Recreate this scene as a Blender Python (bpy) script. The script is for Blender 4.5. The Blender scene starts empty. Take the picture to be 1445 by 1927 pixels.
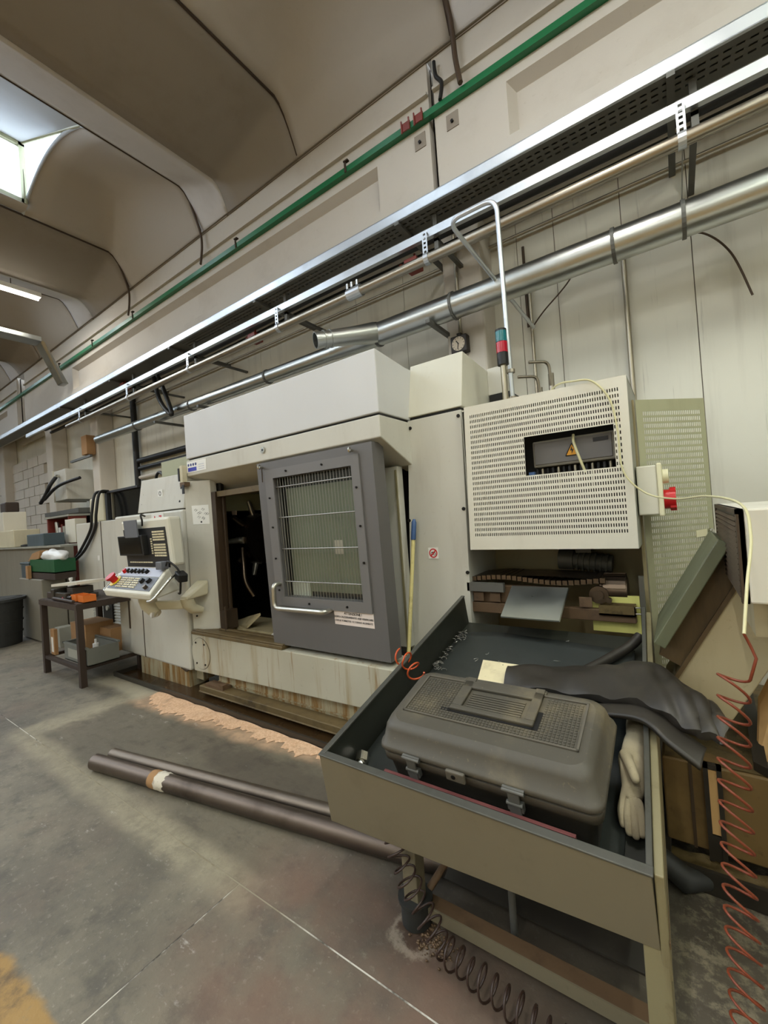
import bpy, math, random
from mathutils import Matrix, Vector, Euler
random.seed(7)
SC = bpy.context.scene
COL = SC.collection
PI = math.pi

# ------------------------------------------------------------------ camera, light, exposure
def setup():
    yaw, pit, rol = 0.608847716, 0.00990646, -0.07152695
    cy, sy = math.cos(yaw), math.sin(yaw)
    fwd = Vector((-sy*math.cos(pit), cy*math.cos(pit), math.sin(pit)))
    r = Vector((cy, sy, 0)); u = r.cross(fwd)
    c, s = math.cos(rol), math.sin(rol)
    r2 = c*r + s*u; u2 = -s*r + c*u
    cam = bpy.data.cameras.new('camera'); o = bpy.data.objects.new('camera', cam); COL.objects.link(o)
    M = Matrix((r2, u2, -fwd)).transposed().to_4x4(); M.translation = (0, 0, 1.35)
    o.matrix_world = M
    cam.sensor_fit = 'HORIZONTAL'; cam.sensor_width = 36; cam.lens = 792.15/1445*36
    cam.clip_start = 0.02; cam.clip_end = 200
    SC.camera = o
    w = bpy.data.worlds.new('overcast_sky'); SC.world = w; w.use_nodes = True
    b = w.node_tree.nodes['Background']; b.inputs[0].default_value = (0.80, 0.90, 1.0, 1); b.inputs[1].default_value = SKY
    vs = SC.view_settings
    vs.view_transform = 'Standard'; vs.look = 'None'; vs.gamma = 1; vs.use_curve_mapping = False
    vs.exposure = EXPOSURE
    cy_ = SC.cycles
    cy_.max_bounces = 8; cy_.diffuse_bounces = 5; cy_.glossy_bounces = 3; cy_.transparent_max_bounces = 12; cy_.transmission_bounces = 4
    cy_.use_denoising = True; cy_.sample_clamp_indirect = 6; cy_.caustics_reflective = False; cy_.caustics_refractive = False
SKY = 10.0
EXPOSURE = -0.1
LAMP_W = 47.0
setup()

# ------------------------------------------------------------------ mesh builder
class MB:
    def __init__(s): s.v = []; s.f = []; s.sm = []
    def add(s, vs, fs, smooth=False):
        n = len(s.v); s.v += [tuple(p) for p in vs]; s.f += [tuple(i+n for i in f) for f in fs]; s.sm += [smooth]*len(fs); return s
    def box(s, x0, x1, y0, y1, z0, z1, M=None):
        vs = [(x0,y0,z0),(x1,y0,z0),(x1,y1,z0),(x0,y1,z0),(x0,y0,z1),(x1,y0,z1),(x1,y1,z1),(x0,y1,z1)]
        if M: vs = [M(*p) for p in vs]
        return s.add(vs, [(0,3,2,1),(4,5,6,7),(0,1,5,4),(1,2,6,5),(2,3,7,6),(3,0,4,7)])
    def hexa(s, vs):
        "8 corners: bottom ring then top ring"
        return s.add(vs, [(0,3,2,1),(4,5,6,7),(0,1,5,4),(1,2,6,5),(2,3,7,6),(3,0,4,7)])
    def plate(s, ring, d):
        "flat polygon extruded by vector d"
        n = len(ring); a = [Vector(p) for p in ring]; b = [p+Vector(d) for p in a]
        fs = [tuple(range(n)), tuple(reversed(range(n, 2*n)))] + [(i, n+i, n+(i+1)%n, (i+1)%n) for i in range(n)]
        return s.add(a+b, fs)
    def tube(s, pts, r, seg=8, cap=True, closed=False):
        P = [Vector(p) for p in pts]; n = len(P)
        rr = r if isinstance(r, (list, tuple)) else [r]*n
        T = []
        for i in range(n):
            if closed: t = P[(i+1) % n]-P[i-1]
            else: t = P[min(i+1, n-1)]-P[max(i-1, 0)]
            T.append(t.normalized() if t.length > 1e-9 else Vector((0,0,1)))
        a = Vector((0,0,1)) if abs(T[0].z) < .9 else Vector((1,0,0))
        N = (a - T[0]*a.dot(T[0])).normalized(); vs = []
        for i in range(n):
            N = (N - T[i]*N.dot(T[i])).normalized(); B = T[i].cross(N)
            for k in range(seg):
                an = 2*PI*k/seg; vs.append(P[i] + (N*math.cos(an)+B*math.sin(an))*rr[i])
        fs = []
        for i in range(n if closed else n-1):
            j = (i+1) % n
            for k in range(seg): fs.append((i*seg+k, i*seg+(k+1)%seg, j*seg+(k+1)%seg, j*seg+k))
        s.add(vs, fs, True)
        if cap and not closed:
            s.add(vs[:seg], [tuple(reversed(range(seg)))]); s.add(vs[-seg:], [tuple(range(seg))])
        return s
    def cyl(s, a, b, r, seg=12, r2=None, cap=True): return s.tube([a, b], [r, r if r2 is None else r2], seg, cap)
    def ring(s, c, ax, r0, r1, d, seg=20):
        "short pipe with wall from r0 to r1, length d along ax"
        c = Vector(c); ax = Vector(ax).normalized(); a = Vector((0,0,1)) if abs(ax.z) < .9 else Vector((1,0,0))
        N = (a-ax*a.dot(ax)).normalized(); B = ax.cross(N); vs = []
        for (r, q) in ((r0, 0), (r1, 0), (r1, d), (r0, d)):
            for k in range(seg):
                an = 2*PI*k/seg; vs.append(c+ax*q+(N*math.cos(an)+B*math.sin(an))*r)
        fs = [(j*seg+k, j*seg+(k+1)%seg, ((j+1)%4)*seg+(k+1)%seg, ((j+1)%4)*seg+k) for j in range(4) for k in range(seg)]
        return s.add(vs, fs)
    def ball(s, c, r, seg=12, rings=8, sc=(1,1,1), fn=None):
        vs = []; c = Vector(c)
        for i in range(rings+1):
            th = PI*i/rings
            for k in range(seg):
                ph = 2*PI*k/seg
                p = Vector((math.sin(th)*math.cos(ph)*sc[0], math.sin(th)*math.sin(ph)*sc[1], math.cos(th)*sc[2]))*r
                if fn: p = fn(p)
                vs.append(c+p)
        fs = [(i*seg+k, (i+1)*seg+k, (i+1)*seg+(k+1)%seg, i*seg+(k+1)%seg) for i in range(rings) for k in range(seg)]
        return s.add(vs, fs, True)
    def grid(s, fn, nu, nv, smooth=True):
        vs = [fn(i/nu, j/nv) for i in range(nu+1) for j in range(nv+1)]
        fs = [(i*(nv+1)+j, (i+1)*(nv+1)+j, (i+1)*(nv+1)+j+1, i*(nv+1)+j+1) for i in range(nu) for j in range(nv)]
        return s.add(vs, fs, smooth)
    def build(s, name, mat, parent=None, bevel=0, solid=0, kind=None, sub=0, label=None):
        me = bpy.data.meshes.new(name); me.from_pydata(s.v, [], s.f); me.update()
        me.polygons.foreach_set('use_smooth', s.sm)
        if mat: me.materials.append(M_(mat))
        o = bpy.data.objects.new(name, me); COL.objects.link(o)
        if solid:
            m = o.modifiers.new('solid', 'SOLIDIFY'); m.thickness = solid; m.offset = 0
        if bevel:
            m = o.modifiers.new('bevel', 'BEVEL'); m.width = bevel; m.segments = 2; m.limit_method = 'ANGLE'; m.angle_limit = math.radians(40)
        if sub:
            m = o.modifiers.new('sub', 'SUBSURF'); m.levels = sub; m.render_levels = sub
        if parent: par(o, parent)
        if kind: o['kind'] = kind
        if label: o['label'] = label
        return o

def par(o, p):
    o.parent = p
    o.matrix_parent_inverse = wm(p).inverted()
def wm(p):
    return wm(p.parent) @ p.matrix_parent_inverse @ p.matrix_basis if p.parent else p.matrix_basis.copy()
def tag(o, label, cat, group=None, kind=None):
    o['label'] = label; o['category'] = cat
    if group: o['group'] = group
    if kind: o['kind'] = kind
    return o
def thing(name, loc, label, cat, group=None):
    o = bpy.data.objects.new(name, None); COL.objects.link(o); o.location = loc; o.empty_display_size = .1
    return tag(o, label, cat, group)
def struct(o): o['kind'] = 'structure'; return o
def rep(o, n, fn, parent=None):
    "n further copies of a small part o, placed with offsets fn(i)"
    out = [o]
    for i in range(n):
        c = o.copy(); COL.objects.link(c); c.location = Vector(o.location)+Vector(fn(i+1)); out.append(c)
    return out
def text(body, size, M, mat, parent, name='lettering', depth=0.0006, align='CENTER'):
    cu = bpy.data.curves.new(name, 'FONT'); cu.body = body; cu.size = size; cu.extrude = depth; cu.align_x = align; cu.align_y = 'CENTER'; cu.resolution_u = 3
    t = bpy.data.objects.new('tmp_text', cu); COL.objects.link(t)
    dg = bpy.context.evaluated_depsgraph_get(); me = bpy.data.meshes.new_from_object(t.evaluated_get(dg))
    bpy.data.objects.remove(t)
    me.transform(M); me.materials.clear(); me.materials.append(M_(mat))
    o = bpy.data.objects.new(name, me); COL.objects.link(o); par(o, parent); return o
def facing(c, right, up):
    "matrix placing text centre at c with given axes"
    r = Vector(right).normalized(); u = Vector(up).normalized(); n = r.cross(u)
    m = Matrix((r, u, n)).transposed().to_4x4(); m.translation = c; return m
FRONT = ((1,0,0), (0,0,1))

def arc_path(pts, r, n=6):
    "round the corners of a polyline"
    P = [Vector(p) for p in pts]; out = [P[0]]
    for i in range(1, len(P)-1):
        a, b, c = P[i-1], P[i], P[i+1]
        d1 = (a-b).normalized(); d2 = (c-b).normalized(); rr = min(r, (a-b).length*.49, (c-b).length*.49)
        p0 = b+d1*rr; p1 = b+d2*rr
        for k in range(n+1):
            t = k/n; out.append(p0*(1-t)**2 + b*2*t*(1-t) + p1*t*t)
    out.append(P[-1]); return out
def smooth_path(pts, n=8):
    P = [Vector(p) for p in pts]; out = []
    for i in range(len(P)-1):
        p0 = P[max(i-1,0)]; p1 = P[i]; p2 = P[i+1]; p3 = P[min(i+2,len(P)-1)]
        for k in range(n):
            t = k/n
            out.append(.5*((2*p1)+(p2-p0)*t+(2*p0-5*p1+4*p2-p3)*t*t+(3*p1-p0-3*p2+p3)*t**3))
    out.append(P[-1]); return out
def helix(path, r, pitch, seg=14, ph0=0, rfn=None, hand=1, shear=0.0, sheary=0.0):
    P = [Vector(p) for p in path]; L = [0]
    for a, b in zip(P, P[1:]): L.append(L[-1]+(b-a).length)
    tot = L[-1]; n = int(tot/pitch*seg); out = []
    N = None
    for i in range(n+1):
        d = tot*i/n; k = 0
        while k < len(P)-2 and L[k+1] < d: k += 1
        t = (d-L[k])/max(1e-9, L[k+1]-L[k]); c = P[k].lerp(P[k+1], t); T = (P[k+1]-P[k]).normalized()
        if N is None:
            a = Vector((0,0,1)) if abs(T.z) < .9 else Vector((1,0,0)); N = a
        N = (N-T*N.dot(T)).normalized(); B = T.cross(N); an = ph0+hand*2*PI*d/pitch
        q = r if rfn is None else rfn(d/tot)
        o_ = (N*math.cos(an)+B*math.sin(an))*q
        out.append(c+o_+T*(o_.x*shear+o_.y*sheary))
    return out

# ------------------------------------------------------------------ materials
_MATS = {}; _DEF = {}
def M_(n):
    if not isinstance(n, str): return n
    if n not in _MATS: _MATS[n] = _DEF[n](n)
    return _MATS[n]
def srgb(r, g, b):
    f = lambda c: (c/255/12.92) if c/255 <= .04045 else ((c/255+.055)/1.055)**2.4
    return (f(r), f(g), f(b), 1)
class G:
    def __init__(s, name):
        s.m = bpy.data.materials.new(name); s.m.use_nodes = True; s.n = s.m.node_tree.nodes; s.l = s.m.node_tree.links
        s.b = s.n['Principled BSDF']; s.tc = s.n.new('ShaderNodeTexCoord'); s.vec = s.tc.outputs['Object']
    def put(s, sock, v):
        if hasattr(v, 'links') or isinstance(v, bpy.types.NodeSocket): s.l.new(v, sock)
        else: sock.default_value = v
    def math(s, op, a, b=0.0, c=0.0, clamp=False):
        n = s.n.new('ShaderNodeMath'); n.operation = op; n.use_clamp = clamp
        s.put(n.inputs[0], a); s.put(n.inputs[1], b); s.put(n.inputs[2], c); return n.outputs[0]
    def mapped(s, sc=(1,1,1), rot=(0,0,0), loc=(0,0,0)):
        n = s.n.new('ShaderNodeMapping'); n.inputs['Scale'].default_value = sc; n.inputs['Rotation'].default_value = rot; n.inputs['Location'].default_value = loc
        s.l.new(s.vec, n.inputs[0]); return n.outputs[0]
    def noise(s, scale, detail=4, vec=None, rough=.55, color=False):
        n = s.n.new('ShaderNodeTexNoise'); n.inputs['Scale'].default_value = scale; n.inputs['Detail'].default_value = detail; n.inputs['Roughness'].default_value = rough
        s.l.new(vec or s.vec, n.inputs['Vector']); return n.outputs['Color' if color else 'Fac']
    def step(s, v, a, b):
        n = s.n.new('ShaderNodeMapRange'); n.interpolation_type = 'SMOOTHSTEP'
        s.put(n.inputs[0], v); n.inputs[1].default_value = a; n.inputs[2].default_value = b; n.inputs[3].default_value = 0; n.inputs[4].default_value = 1
        return n.outputs[0]
    def mix(s, f, a, b):
        n = s.n.new('ShaderNodeMix'); n.data_type = 'RGBA'; s.put(n.inputs[0], f); s.put(n.inputs[6], a); s.put(n.inputs[7], b); return n.outputs[2]
    def bump(s, h, strength=.2, dist=.01):
        n = s.n.new('ShaderNodeBump'); n.inputs['Strength'].default_value = strength; n.inputs['Distance'].default_value = dist
        s.l.new(h, n.inputs['Height']); s.l.new(n.outputs[0], s.b.inputs['Normal'])
    def base(s, c, rough=.5, metal=0.0):
        s.put(s.b.inputs['Base Color'], c); s.put(s.b.inputs['Roughness'], rough); s.put(s.b.inputs['Metallic'], metal); return s.m
def paint(n, col, rough=.45, metal=0.0, dirt=(60,45,25), amt=.35, sc=3.0, streak=True, bump=.03, fine=30):
    def f(nm):
        g = G(nm)
        a = g.noise(sc, 6, g.mapped((1.6,1.6,.35)) if streak else None, .62)
        b = g.noise(fine, 3)
        k = g.math('MULTIPLY', g.step(a, .48, .78), amt)
        k2 = g.math('MULTIPLY', g.step(b, .62, .8), amt*.6)
        c = g.mix(k, srgb(*col), srgb(*dirt)); c = g.mix(k2, c, srgb(*dirt))
        v = g.noise(sc*.5, 2)
        c = g.mix(g.math('MULTIPLY', g.step(v, .3, .7), .12), c, srgb(*[min(255, int(x*1.12+6)) for x in col]))
        r = g.math('ADD', rough-.06, g.math('MULTIPLY', a, .2))
        if bump: g.bump(g.noise(fine*4, 2), bump, .002)
        return g.base(c, r, metal)
    _DEF[n] = f
def plain(n, col, rough=.5, metal=0.0):
    def f(nm): return G(nm).base(srgb(*col), rough, metal)
    _DEF[n] = f
def metal(n, col, rough=.3, sc=(4,4,60), amt=.3, dirt=(40,36,30)):
    def f(nm):
        g = G(nm); a = g.noise(6, 5, g.mapped(sc)); b = g.noise(4, 5)
        c = g.mix(g.math('MULTIPLY', g.step(b, .5, .75), amt), srgb(*col), srgb(*dirt))
        return g.base(c, g.math('ADD', rough-.08, g.math('MULTIPLY', a, .2)), 1.0)
    _DEF[n] = f
paint('machine_paint', (198,196,186), amt=.22, dirt=(120,100,62))
paint('hood_paint_skylit', (204,205,206), amt=.07, dirt=(150,145,130))  # machine paint made bluer and paler, skylight worked into its colour
paint('cap_paint', (206,204,190), amt=.12, dirt=(140,120,80))
paint('base_paint', (184,180,160), amt=.75, dirt=(128,94,40), sc=4.2)
def base_mat(nm):
    g = G(nm)
    a = g.noise(5, 6, g.mapped((3.2,3.2,.22)), .65); b = g.noise(2.2, 5, g.mapped((4,4,.3), loc=(3,0,0)), .6); d = g.noise(26, 4, rough=.7); e = g.noise(1.5, 4)
    c = g.mix(g.step(e, .3, .7), srgb(178,174,156), srgb(190,187,170))
    c = g.mix(g.math('MULTIPLY', g.step(b, .52, .7), .6), c, srgb(150,128,84))
    c = g.mix(g.math('MULTIPLY', g.step(a, .58, .7), .75), c, srgb(134,96,40))
    c = g.mix(g.math('MULTIPLY', g.step(d, .64, .76), .5), c, srgb(92,74,44))
    return g.base(c, .5)
_DEF['base_rust'] = base_mat
def plinth_mat(nm):
    g = G(nm)
    a = g.noise(6, 6, g.mapped((3,3,.25), loc=(2,1,0)), .65); d = g.noise(20, 4, rough=.7)
    c = g.mix(g.step(a, .42, .62), srgb(166,158,132), srgb(132,98,48))
    c = g.mix(g.math('MULTIPLY', g.step(a, .6, .72), .8), c, srgb(74,50,24))
    c = g.mix(g.math('MULTIPLY', g.step(d, .6, .74), .6), c, srgb(70,56,36))
    return g.base(c, .55)
_DEF['plinth_rust'] = plinth_mat
paint('plinth_paint', (168,162,138), amt=.85, dirt=(84,56,22), sc=5)
paint('dirty_ledge', (104,88,58), amt=1.0, dirt=(30,21,12), sc=6, streak=False)
paint('door_grey', (98,96,95), amt=.12, dirt=(60,58,54))
paint('door_frame_grey', (110,108,107), amt=.1, dirt=(60,58,54))
paint('grille_white', (214,210,196), amt=.14, dirt=(140,120,85))
paint('side_olive', (166,168,138), amt=.2, dirt=(110,104,70))
paint('cabinet_olive', (170,170,140), amt=.3, dirt=(100,92,58))
paint('pendant_white', (216,214,200), amt=.1, dirt=(140,130,105))
paint('arm_cream', (204,197,170), amt=.2, dirt=(120,105,70))
paint('frame_brown', (62,48,34), amt=.8, dirt=(22,15,9))
paint('concrete_beam', (190,185,177), rough=.9, amt=.22, dirt=(120,108,92), sc=1.6, streak=False, bump=.15)
paint('pillar_paint', (206,199,188), rough=.85, amt=.2, dirt=(130,120,105), sc=2, bump=.1)
paint('concrete_wing', (140,132,122), rough=.9, amt=.35, dirt=(108,98,86), sc=2.2, streak=False, bump=.2)
paint('concrete_flank_lit', (196,194,194), rough=.9, amt=.2, dirt=(120,112,104), sc=2.0, streak=False, bump=.15)  # wing concrete in a paler copy, skylight on the flank painted in
paint('concrete_vault', (174,168,160), rough=.9, amt=.3, dirt=(140,130,118), sc=1.5, streak=False, bump=.15)
paint('shed_white', (176,182,188), rough=.8, amt=.15, dirt=(150,150,148), sc=2, streak=False)
paint('green_rail', (20,104,62), rough=.32, amt=.15, dirt=(8,40,24))
paint('rust_red', (118,44,32), amt=.4, dirt=(50,20,14), streak=False)
paint('bench_brown', (54,41,33), rough=.55, amt=.5, dirt=(30,20,14))
paint('table_front', (116,108,88), amt=.3, dirt=(74,62,40), sc=4, streak=False)
paint('table_inside', (46,48,42), rough=.35, amt=.6, dirt=(24,22,14), sc=9, streak=False)
paint('table_rim', (92,92,86), rough=.35, metal=.5, amt=.4, dirt=(40,36,28), sc=8, streak=False)
paint('table_side', (136,128,98), amt=.45, dirt=(82,62,32), sc=6)
paint('rubber_mat', (50,54,52), rough=.42, amt=.4, dirt=(28,28,26), sc=7, streak=False, fine=60, bump=.05)
paint('rubber_black', (46,42,36), rough=.45, amt=.4, dirt=(92,86,72), sc=6, streak=False)
paint('toolbox_plastic', (76,72,63), rough=.5, amt=.8, dirt=(128,116,90), sc=4, streak=False, fine=80, bump=.08)
paint('toolbox_base', (92,87,77), rough=.5, amt=.4, dirt=(96,86,66), sc=5, streak=False)
paint('cardboard', (226,214,176), rough=.85, amt=.3, dirt=(120,92,60), sc=12, streak=False)
paint('brown_card', (164,126,86), rough=.85, amt=.25, dirt=(110,78,46), sc=5, streak=False)
paint('tank_brown', (112,90,52), rough=.5, amt=.8, dirt=(62,42,18), sc=3.5, streak=False)
paint('conveyor_beige', (176,164,130), rough=.5, amt=.6, dirt=(96,76,40), sc=3)
paint('conveyor_dark', (92,74,46), rough=.5, amt=.8, dirt=(34,24,12), sc=4)
paint('conveyor_olive', (98,102,78), rough=.4, amt=.35, dirt=(58,56,38))
paint('drip_black', (44,40,34), rough=.3, amt=.7, dirt=(22,18,12), sc=7, streak=False)
paint('oily_floor', (58,42,24), rough=.22, amt=.8, dirt=(14,10,6), sc=5, streak=False)
paint('chips', (104,88,54), rough=.45, metal=.4, amt=.8, dirt=(38,28,14), sc=22, streak=False, fine=150, bump=.6)
paint('orange_board', (204,166,112), rough=.6, amt=.4, dirt=(130,96,54), sc=6, streak=False)
paint('yellow_green', (206,204,120), amt=.35, dirt=(120,112,50))
paint('rusty', (98,76,54), rough=.6, amt=.8, dirt=(40,26,16), sc=9, streak=False)
paint('cavity_beige', (150,138,104), amt=.4, dirt=(90,76,48))
paint('grey_sheet', (150,150,140), amt=.3, dirt=(90,86,74))
paint('partition_grey', (128,124,112), amt=.2, dirt=(90,84,72))
paint('bin_black', (40,41,40), rough=.5, amt=.3, dirt=(70,70,64), sc=4)
paint('crate_grey', (112,114,108), rough=.6, amt=.4, dirt=(60,58,50), streak=False)
paint('green_plastic', (20,84,48), rough=.4, amt=.2, dirt=(10,40,24))
paint('blue_grey_plastic', (70,84,92), rough=.4, amt=.2, dirt=(40,46,50))
paint('glove_cloth', (178,166,138), rough=.95, amt=.6, dirt=(112,98,70), sc=14, streak=False, bump=.3, fine=90)
paint('torn_label', (214,206,190), rough=.9, amt=.9, dirt=(96,78,60), sc=22, streak=False)
paint('red_strip', (112,62,60), rough=.5, amt=.4, dirt=(70,36,34), streak=False)
paint('hose_red', (122,56,34), rough=.32, amt=.45, dirt=(70,26,14), sc=12, streak=False, bump=0)
paint('hose_orange', (198,84,42), rough=.3, amt=.1, dirt=(120,50,24), streak=False, bump=0)
paint('hose_dark', (52,36,30), rough=.4, amt=.4, dirt=(26,18,14), sc=12, streak=False, bump=0)
paint('hose_cream', (206,200,158), rough=.4, amt=.1, dirt=(150,140,90), streak=False, bump=0)
paint('stick_yellow', (226,214,150), rough=.5, amt=.5, dirt=(120,104,56), sc=14, streak=False)
paint('bench_mess', (86,80,74), rough=.4, metal=.5, amt=.5, dirt=(36,32,28), streak=False)
paint('duct_olive', (120,114,98), rough=.45, metal=.3, amt=.3, dirt=(90,82,66))
plain('blue_cap', (62,92,140), .4); plain('black', (14,14,15), .45); plain('dark_grey', (36,36,38), .5); plain('bolt', (38,36,34), .4, .7)
plain('screen_black', (14,16,18), .12); plain('key_cream', (222,212,180), .5); plain('white', (236,236,232), .5); plain('paper', (228,226,222), .7)
plain('paper_pink', (232,218,210), .7); plain('ink', (44,44,48), .7); plain('red', (196,22,30), .35); plain('label_red', (200,20,48), .5); plain('label_blue', (52,60,170), .5)
plain('ink_blue', (54,62,120), .6); plain('yellow', (228,200,50), .4); plain('warning_yellow', (226,160,44), .5); plain('panel_grey', (104,108,116), .5); plain('panel_lilac', (186,190,206), .5)
plain('tower_green', (30,110,120), .25); plain('tower_red', (170,20,44), .25); plain('clock_face', (204,190,170), .5); plain('clock_black', (40,34,32), .5)
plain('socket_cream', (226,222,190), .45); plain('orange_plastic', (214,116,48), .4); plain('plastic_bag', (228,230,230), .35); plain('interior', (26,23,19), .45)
plain('seam', (58,46,36), .9); plain('joint_grey', (112,104,92), .9); plain('cable_black', (20,20,20), .5); plain('cable_brown', (70,54,38), .6); paint('reflected_green', (148,152,138), amt=.5, dirt=(84,88,76), sc=2); plain('silver_bits', (180,178,172), .3, .8)
plain('white_joint', (190,186,172), .9); plain('black_louvre', (44,40,34), .5)
metal('steel_duct', (186,188,184), .30, (1,1,1), .12); metal('steel_pipe', (170,162,148), .32, (1,1,1), .2); metal('galvanised', (206,210,214), .42, (2,2,2), .15); metal('chrome', (210,208,198), .2, amt=.1)
paint('tray_dark', (96,96,92), rough=.5, metal=.3, amt=.25, dirt=(50,48,44), streak=False); metal('bar_steel', (122,112,101), .44, (1.5,40,40), .55, (60,50,42)); metal('bar_dull', (112,101,92), .44, (1.5,40,40), .6, (50,42,36))
metal('sheet_metal', (200,206,200), .30, (2,2,2), .1, (150,154,146)); metal('door_handle', (196,194,184), .3, amt=.1); metal('conduit', (176,168,150), .38)
metal('oily_metal', (112,98,84), .34, amt=.6, dirt=(34,22,14)); metal('wire', (170,168,160), .35)
def glassmat(n, tint, gl, rough=.03):
    def f(nm):
        g = G(nm); t = g.n.new('ShaderNodeBsdfTransparent'); t.inputs[0].default_value = (*tint, 1)
        q = g.n.new('ShaderNodeBsdfGlossy'); q.inputs['Roughness'].default_value = rough
        fr = g.n.new('ShaderNodeLayerWeight'); fr.inputs[0].default_value = .5
        k = g.math('ADD', g.math('MULTIPLY', g.math('POWER', fr.outputs['Facing'], 4.0), .5), gl)
        m = g.n.new('ShaderNodeMixShader'); g.l.new(k, m.inputs[0]); g.l.new(t.outputs[0], m.inputs[1]); g.l.new(q.outputs[0], m.inputs[2])
        g.l.new(m.outputs[0], g.n['Material Output'].inputs[0]); return g.m
    _DEF[n] = f
glassmat('door_glass', (.88, .90, .87), .04); glassmat('skylight_glass', (.96, .98, 1.0), 0.0)
def emit(n, col, st):
    def f(nm):
        g = G(nm); g.base(col, .5); g.b.inputs['Emission Color'].default_value = col; g.b.inputs['Emission Strength'].default_value = st; return g.m
    _DEF[n] = f
emit('tube_glow', (1.0, .95, .84, 1), 34.0)

def floor_mat(nm):
    g = G(nm)
    sep = g.n.new('ShaderNodeSeparateXYZ'); g.l.new(g.vec, sep.inputs[0]); X, Y = sep.outputs[0], sep.outputs[1]
    w = g.noise(3.5, 4, color=False); w2 = g.noise(9, 4, g.mapped((1,1,1), loc=(5,3,0)))
    n1 = g.noise(1.3, 6, rough=.65); n2 = g.noise(7, 6, rough=.7); n3 = g.noise(46, 4, rough=.7); n4 = g.noise(2.1, 5, g.mapped(loc=(11,4,0)), .6)
    c = g.mix(g.step(n1, .34, .66), srgb(98,93,82), srgb(130,123,107))
    c = g.mix(g.math('MULTIPLY', g.step(n4, .48, .7), .55), c, srgb(120,106,92))
    c = g.mix(g.math('MULTIPLY', g.step(n2, .48, .68), .6), c, srgb(80,77,71))
    n5 = g.noise(17, 6, g.mapped(loc=(3,9,0)), .75); n6 = g.noise(120, 3, rough=.8); n7 = g.noise(.9, 4, g.mapped(loc=(7,1,0)))
    c = g.mix(g.math('MULTIPLY', g.step(n5, .52, .66), .4), c, srgb(92,88,82))
    c = g.mix(g.math('MULTIPLY', g.step(n7, .5, .7), .35), c, srgb(98,88,78))
    c = g.mix(g.math('MULTIPLY', g.step(n3, .56, .72), .4), c, srgb(168,162,150)); c = g.mix(g.math('MULTIPLY', g.step(n6, .58, .72), .35), c, srgb(64,60,55))
    fl = g.noise(22, 5, g.mapped(loc=(1,5,0)), .8); c = g.mix(g.math('MULTIPLY', g.step(fl, .70, .74), .75), c, srgb(214,210,200))
    Xd = g.math('ADD', X, g.math('MULTIPLY', g.math('SUBTRACT', w2, .5), .22)); Yd = g.math('ADD', Y, g.math('MULTIPLY', g.math('SUBTRACT', w, .5), .14))
    def band(v, a, b, s=.05):
        return g.math('MULTIPLY', g.step(v, a-s, a+s), g.math('SUBTRACT', 1.0, g.step(v, b-s, b+s)))
    # olive worn rectangle in front of the machine and its dusty border
    rect = g.math('MULTIPLY', band(Xd, -3.75, -1.42, .06), band(Yd, .92, 1.82, .05))
    c = g.mix(g.math('MULTIPLY', rect, .6), c, srgb(104,97,81))
    c = g.mix(g.math('MULTIPLY', g.math('MULTIPLY', rect, g.step(g.noise(4.5, 6, g.mapped((1,2.5,1), loc=(4,2,0)), .7), .5, .66)), .5), c, srgb(74,67,57))
    b1 = g.math('MULTIPLY', band(Xd, -3.9, -1.35, .07), band(Yd, .86, 1.0, .045))
    b2 = g.math('MULTIPLY', band(Xd, -3.98, -3.72, .07), band(Yd, .86, 1.75, .05))
    bb = g.math('MULTIPLY', g.math('MAXIMUM', b1, b2), g.math('ADD', .55, g.math('MULTIPLY', g.step(n5, .35, .6), .45)))
    c = g.mix(g.math('MULTIPLY', bb, g.math('ADD', .42, g.math('MULTIPLY', g.step(n2, .35, .65), .3))), c, srgb(172,163,138))
    # dark oily patch beside the machine, shaded floor round the table painted dark brown
    dx = g.math('DIVIDE', g.math('ADD', X, 1.75), .95); dy = g.math('DIVIDE', g.math('SUBTRACT', Y, 1.46), .17)
    d = g.math('ADD', g.math('SQRT', g.math('ADD', g.math('MULTIPLY', dx, dx), g.math('MULTIPLY', dy, dy))), g.math('MULTIPLY', g.math('SUBTRACT', w2, .5), 1.5))
    c = g.mix(g.math('MULTIPLY', g.math('SUBTRACT', 1.0, g.step(d, .5, 1.2)), .6), c, srgb(70,62,54))
    dk = g.math('MULTIPLY', g.step(Xd, -1.3, -.75), g.step(Yd, .80, 1.1))
    c = g.mix(g.math('MULTIPLY', dk, .7), c, srgb(60,52,44))
    dr_ = g.math('MULTIPLY', g.step(Xd, -.15, -.02), g.math('MULTIPLY', g.step(n5, .45, .62), .6)); c = g.mix(dr_, c, srgb(150,140,118))
    pk = g.math('MULTIPLY', band(Xd, -1.4, -.4, .25), band(Yd, .62, 1.2, .12))
    c = g.mix(g.math('MULTIPLY', pk, g.math('MULTIPLY', g.step(n4, .3, .6), .65)), c, srgb(118,90,76))
    sw = g.math('MULTIPLY', band(Xd, -3.72, -1.72, .08), g.math('MULTIPLY', g.step(g.math('SUBTRACT', Yd, g.math('MULTIPLY', g.math('ADD', X, 3.7), .055)), 1.5, 1.6), g.math('SUBTRACT', 1.0, g.step(Y, 1.78, 1.8))))
    c = g.mix(g.math('MULTIPLY', sw, g.math('ADD', .45, g.math('MULTIPLY', g.step(n2, .4, .6), .4))), c, srgb(200,166,134))
    # white dust smudges
    s1 = g.noise(5, 6, g.mapped((.8,2.2,1), loc=(2,7,0)), .75)
    dust = g.math('MULTIPLY', g.step(s1, .62, .74), g.step(X, -.6, -1.3))
    c = g.mix(g.math('MULTIPLY', dust, .5), c, srgb(214,210,202))
    near = g.math('MULTIPLY', band(Xd, -4.6, -3.7, .1), band(Yd, 1.62, 1.8, .05))
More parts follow.
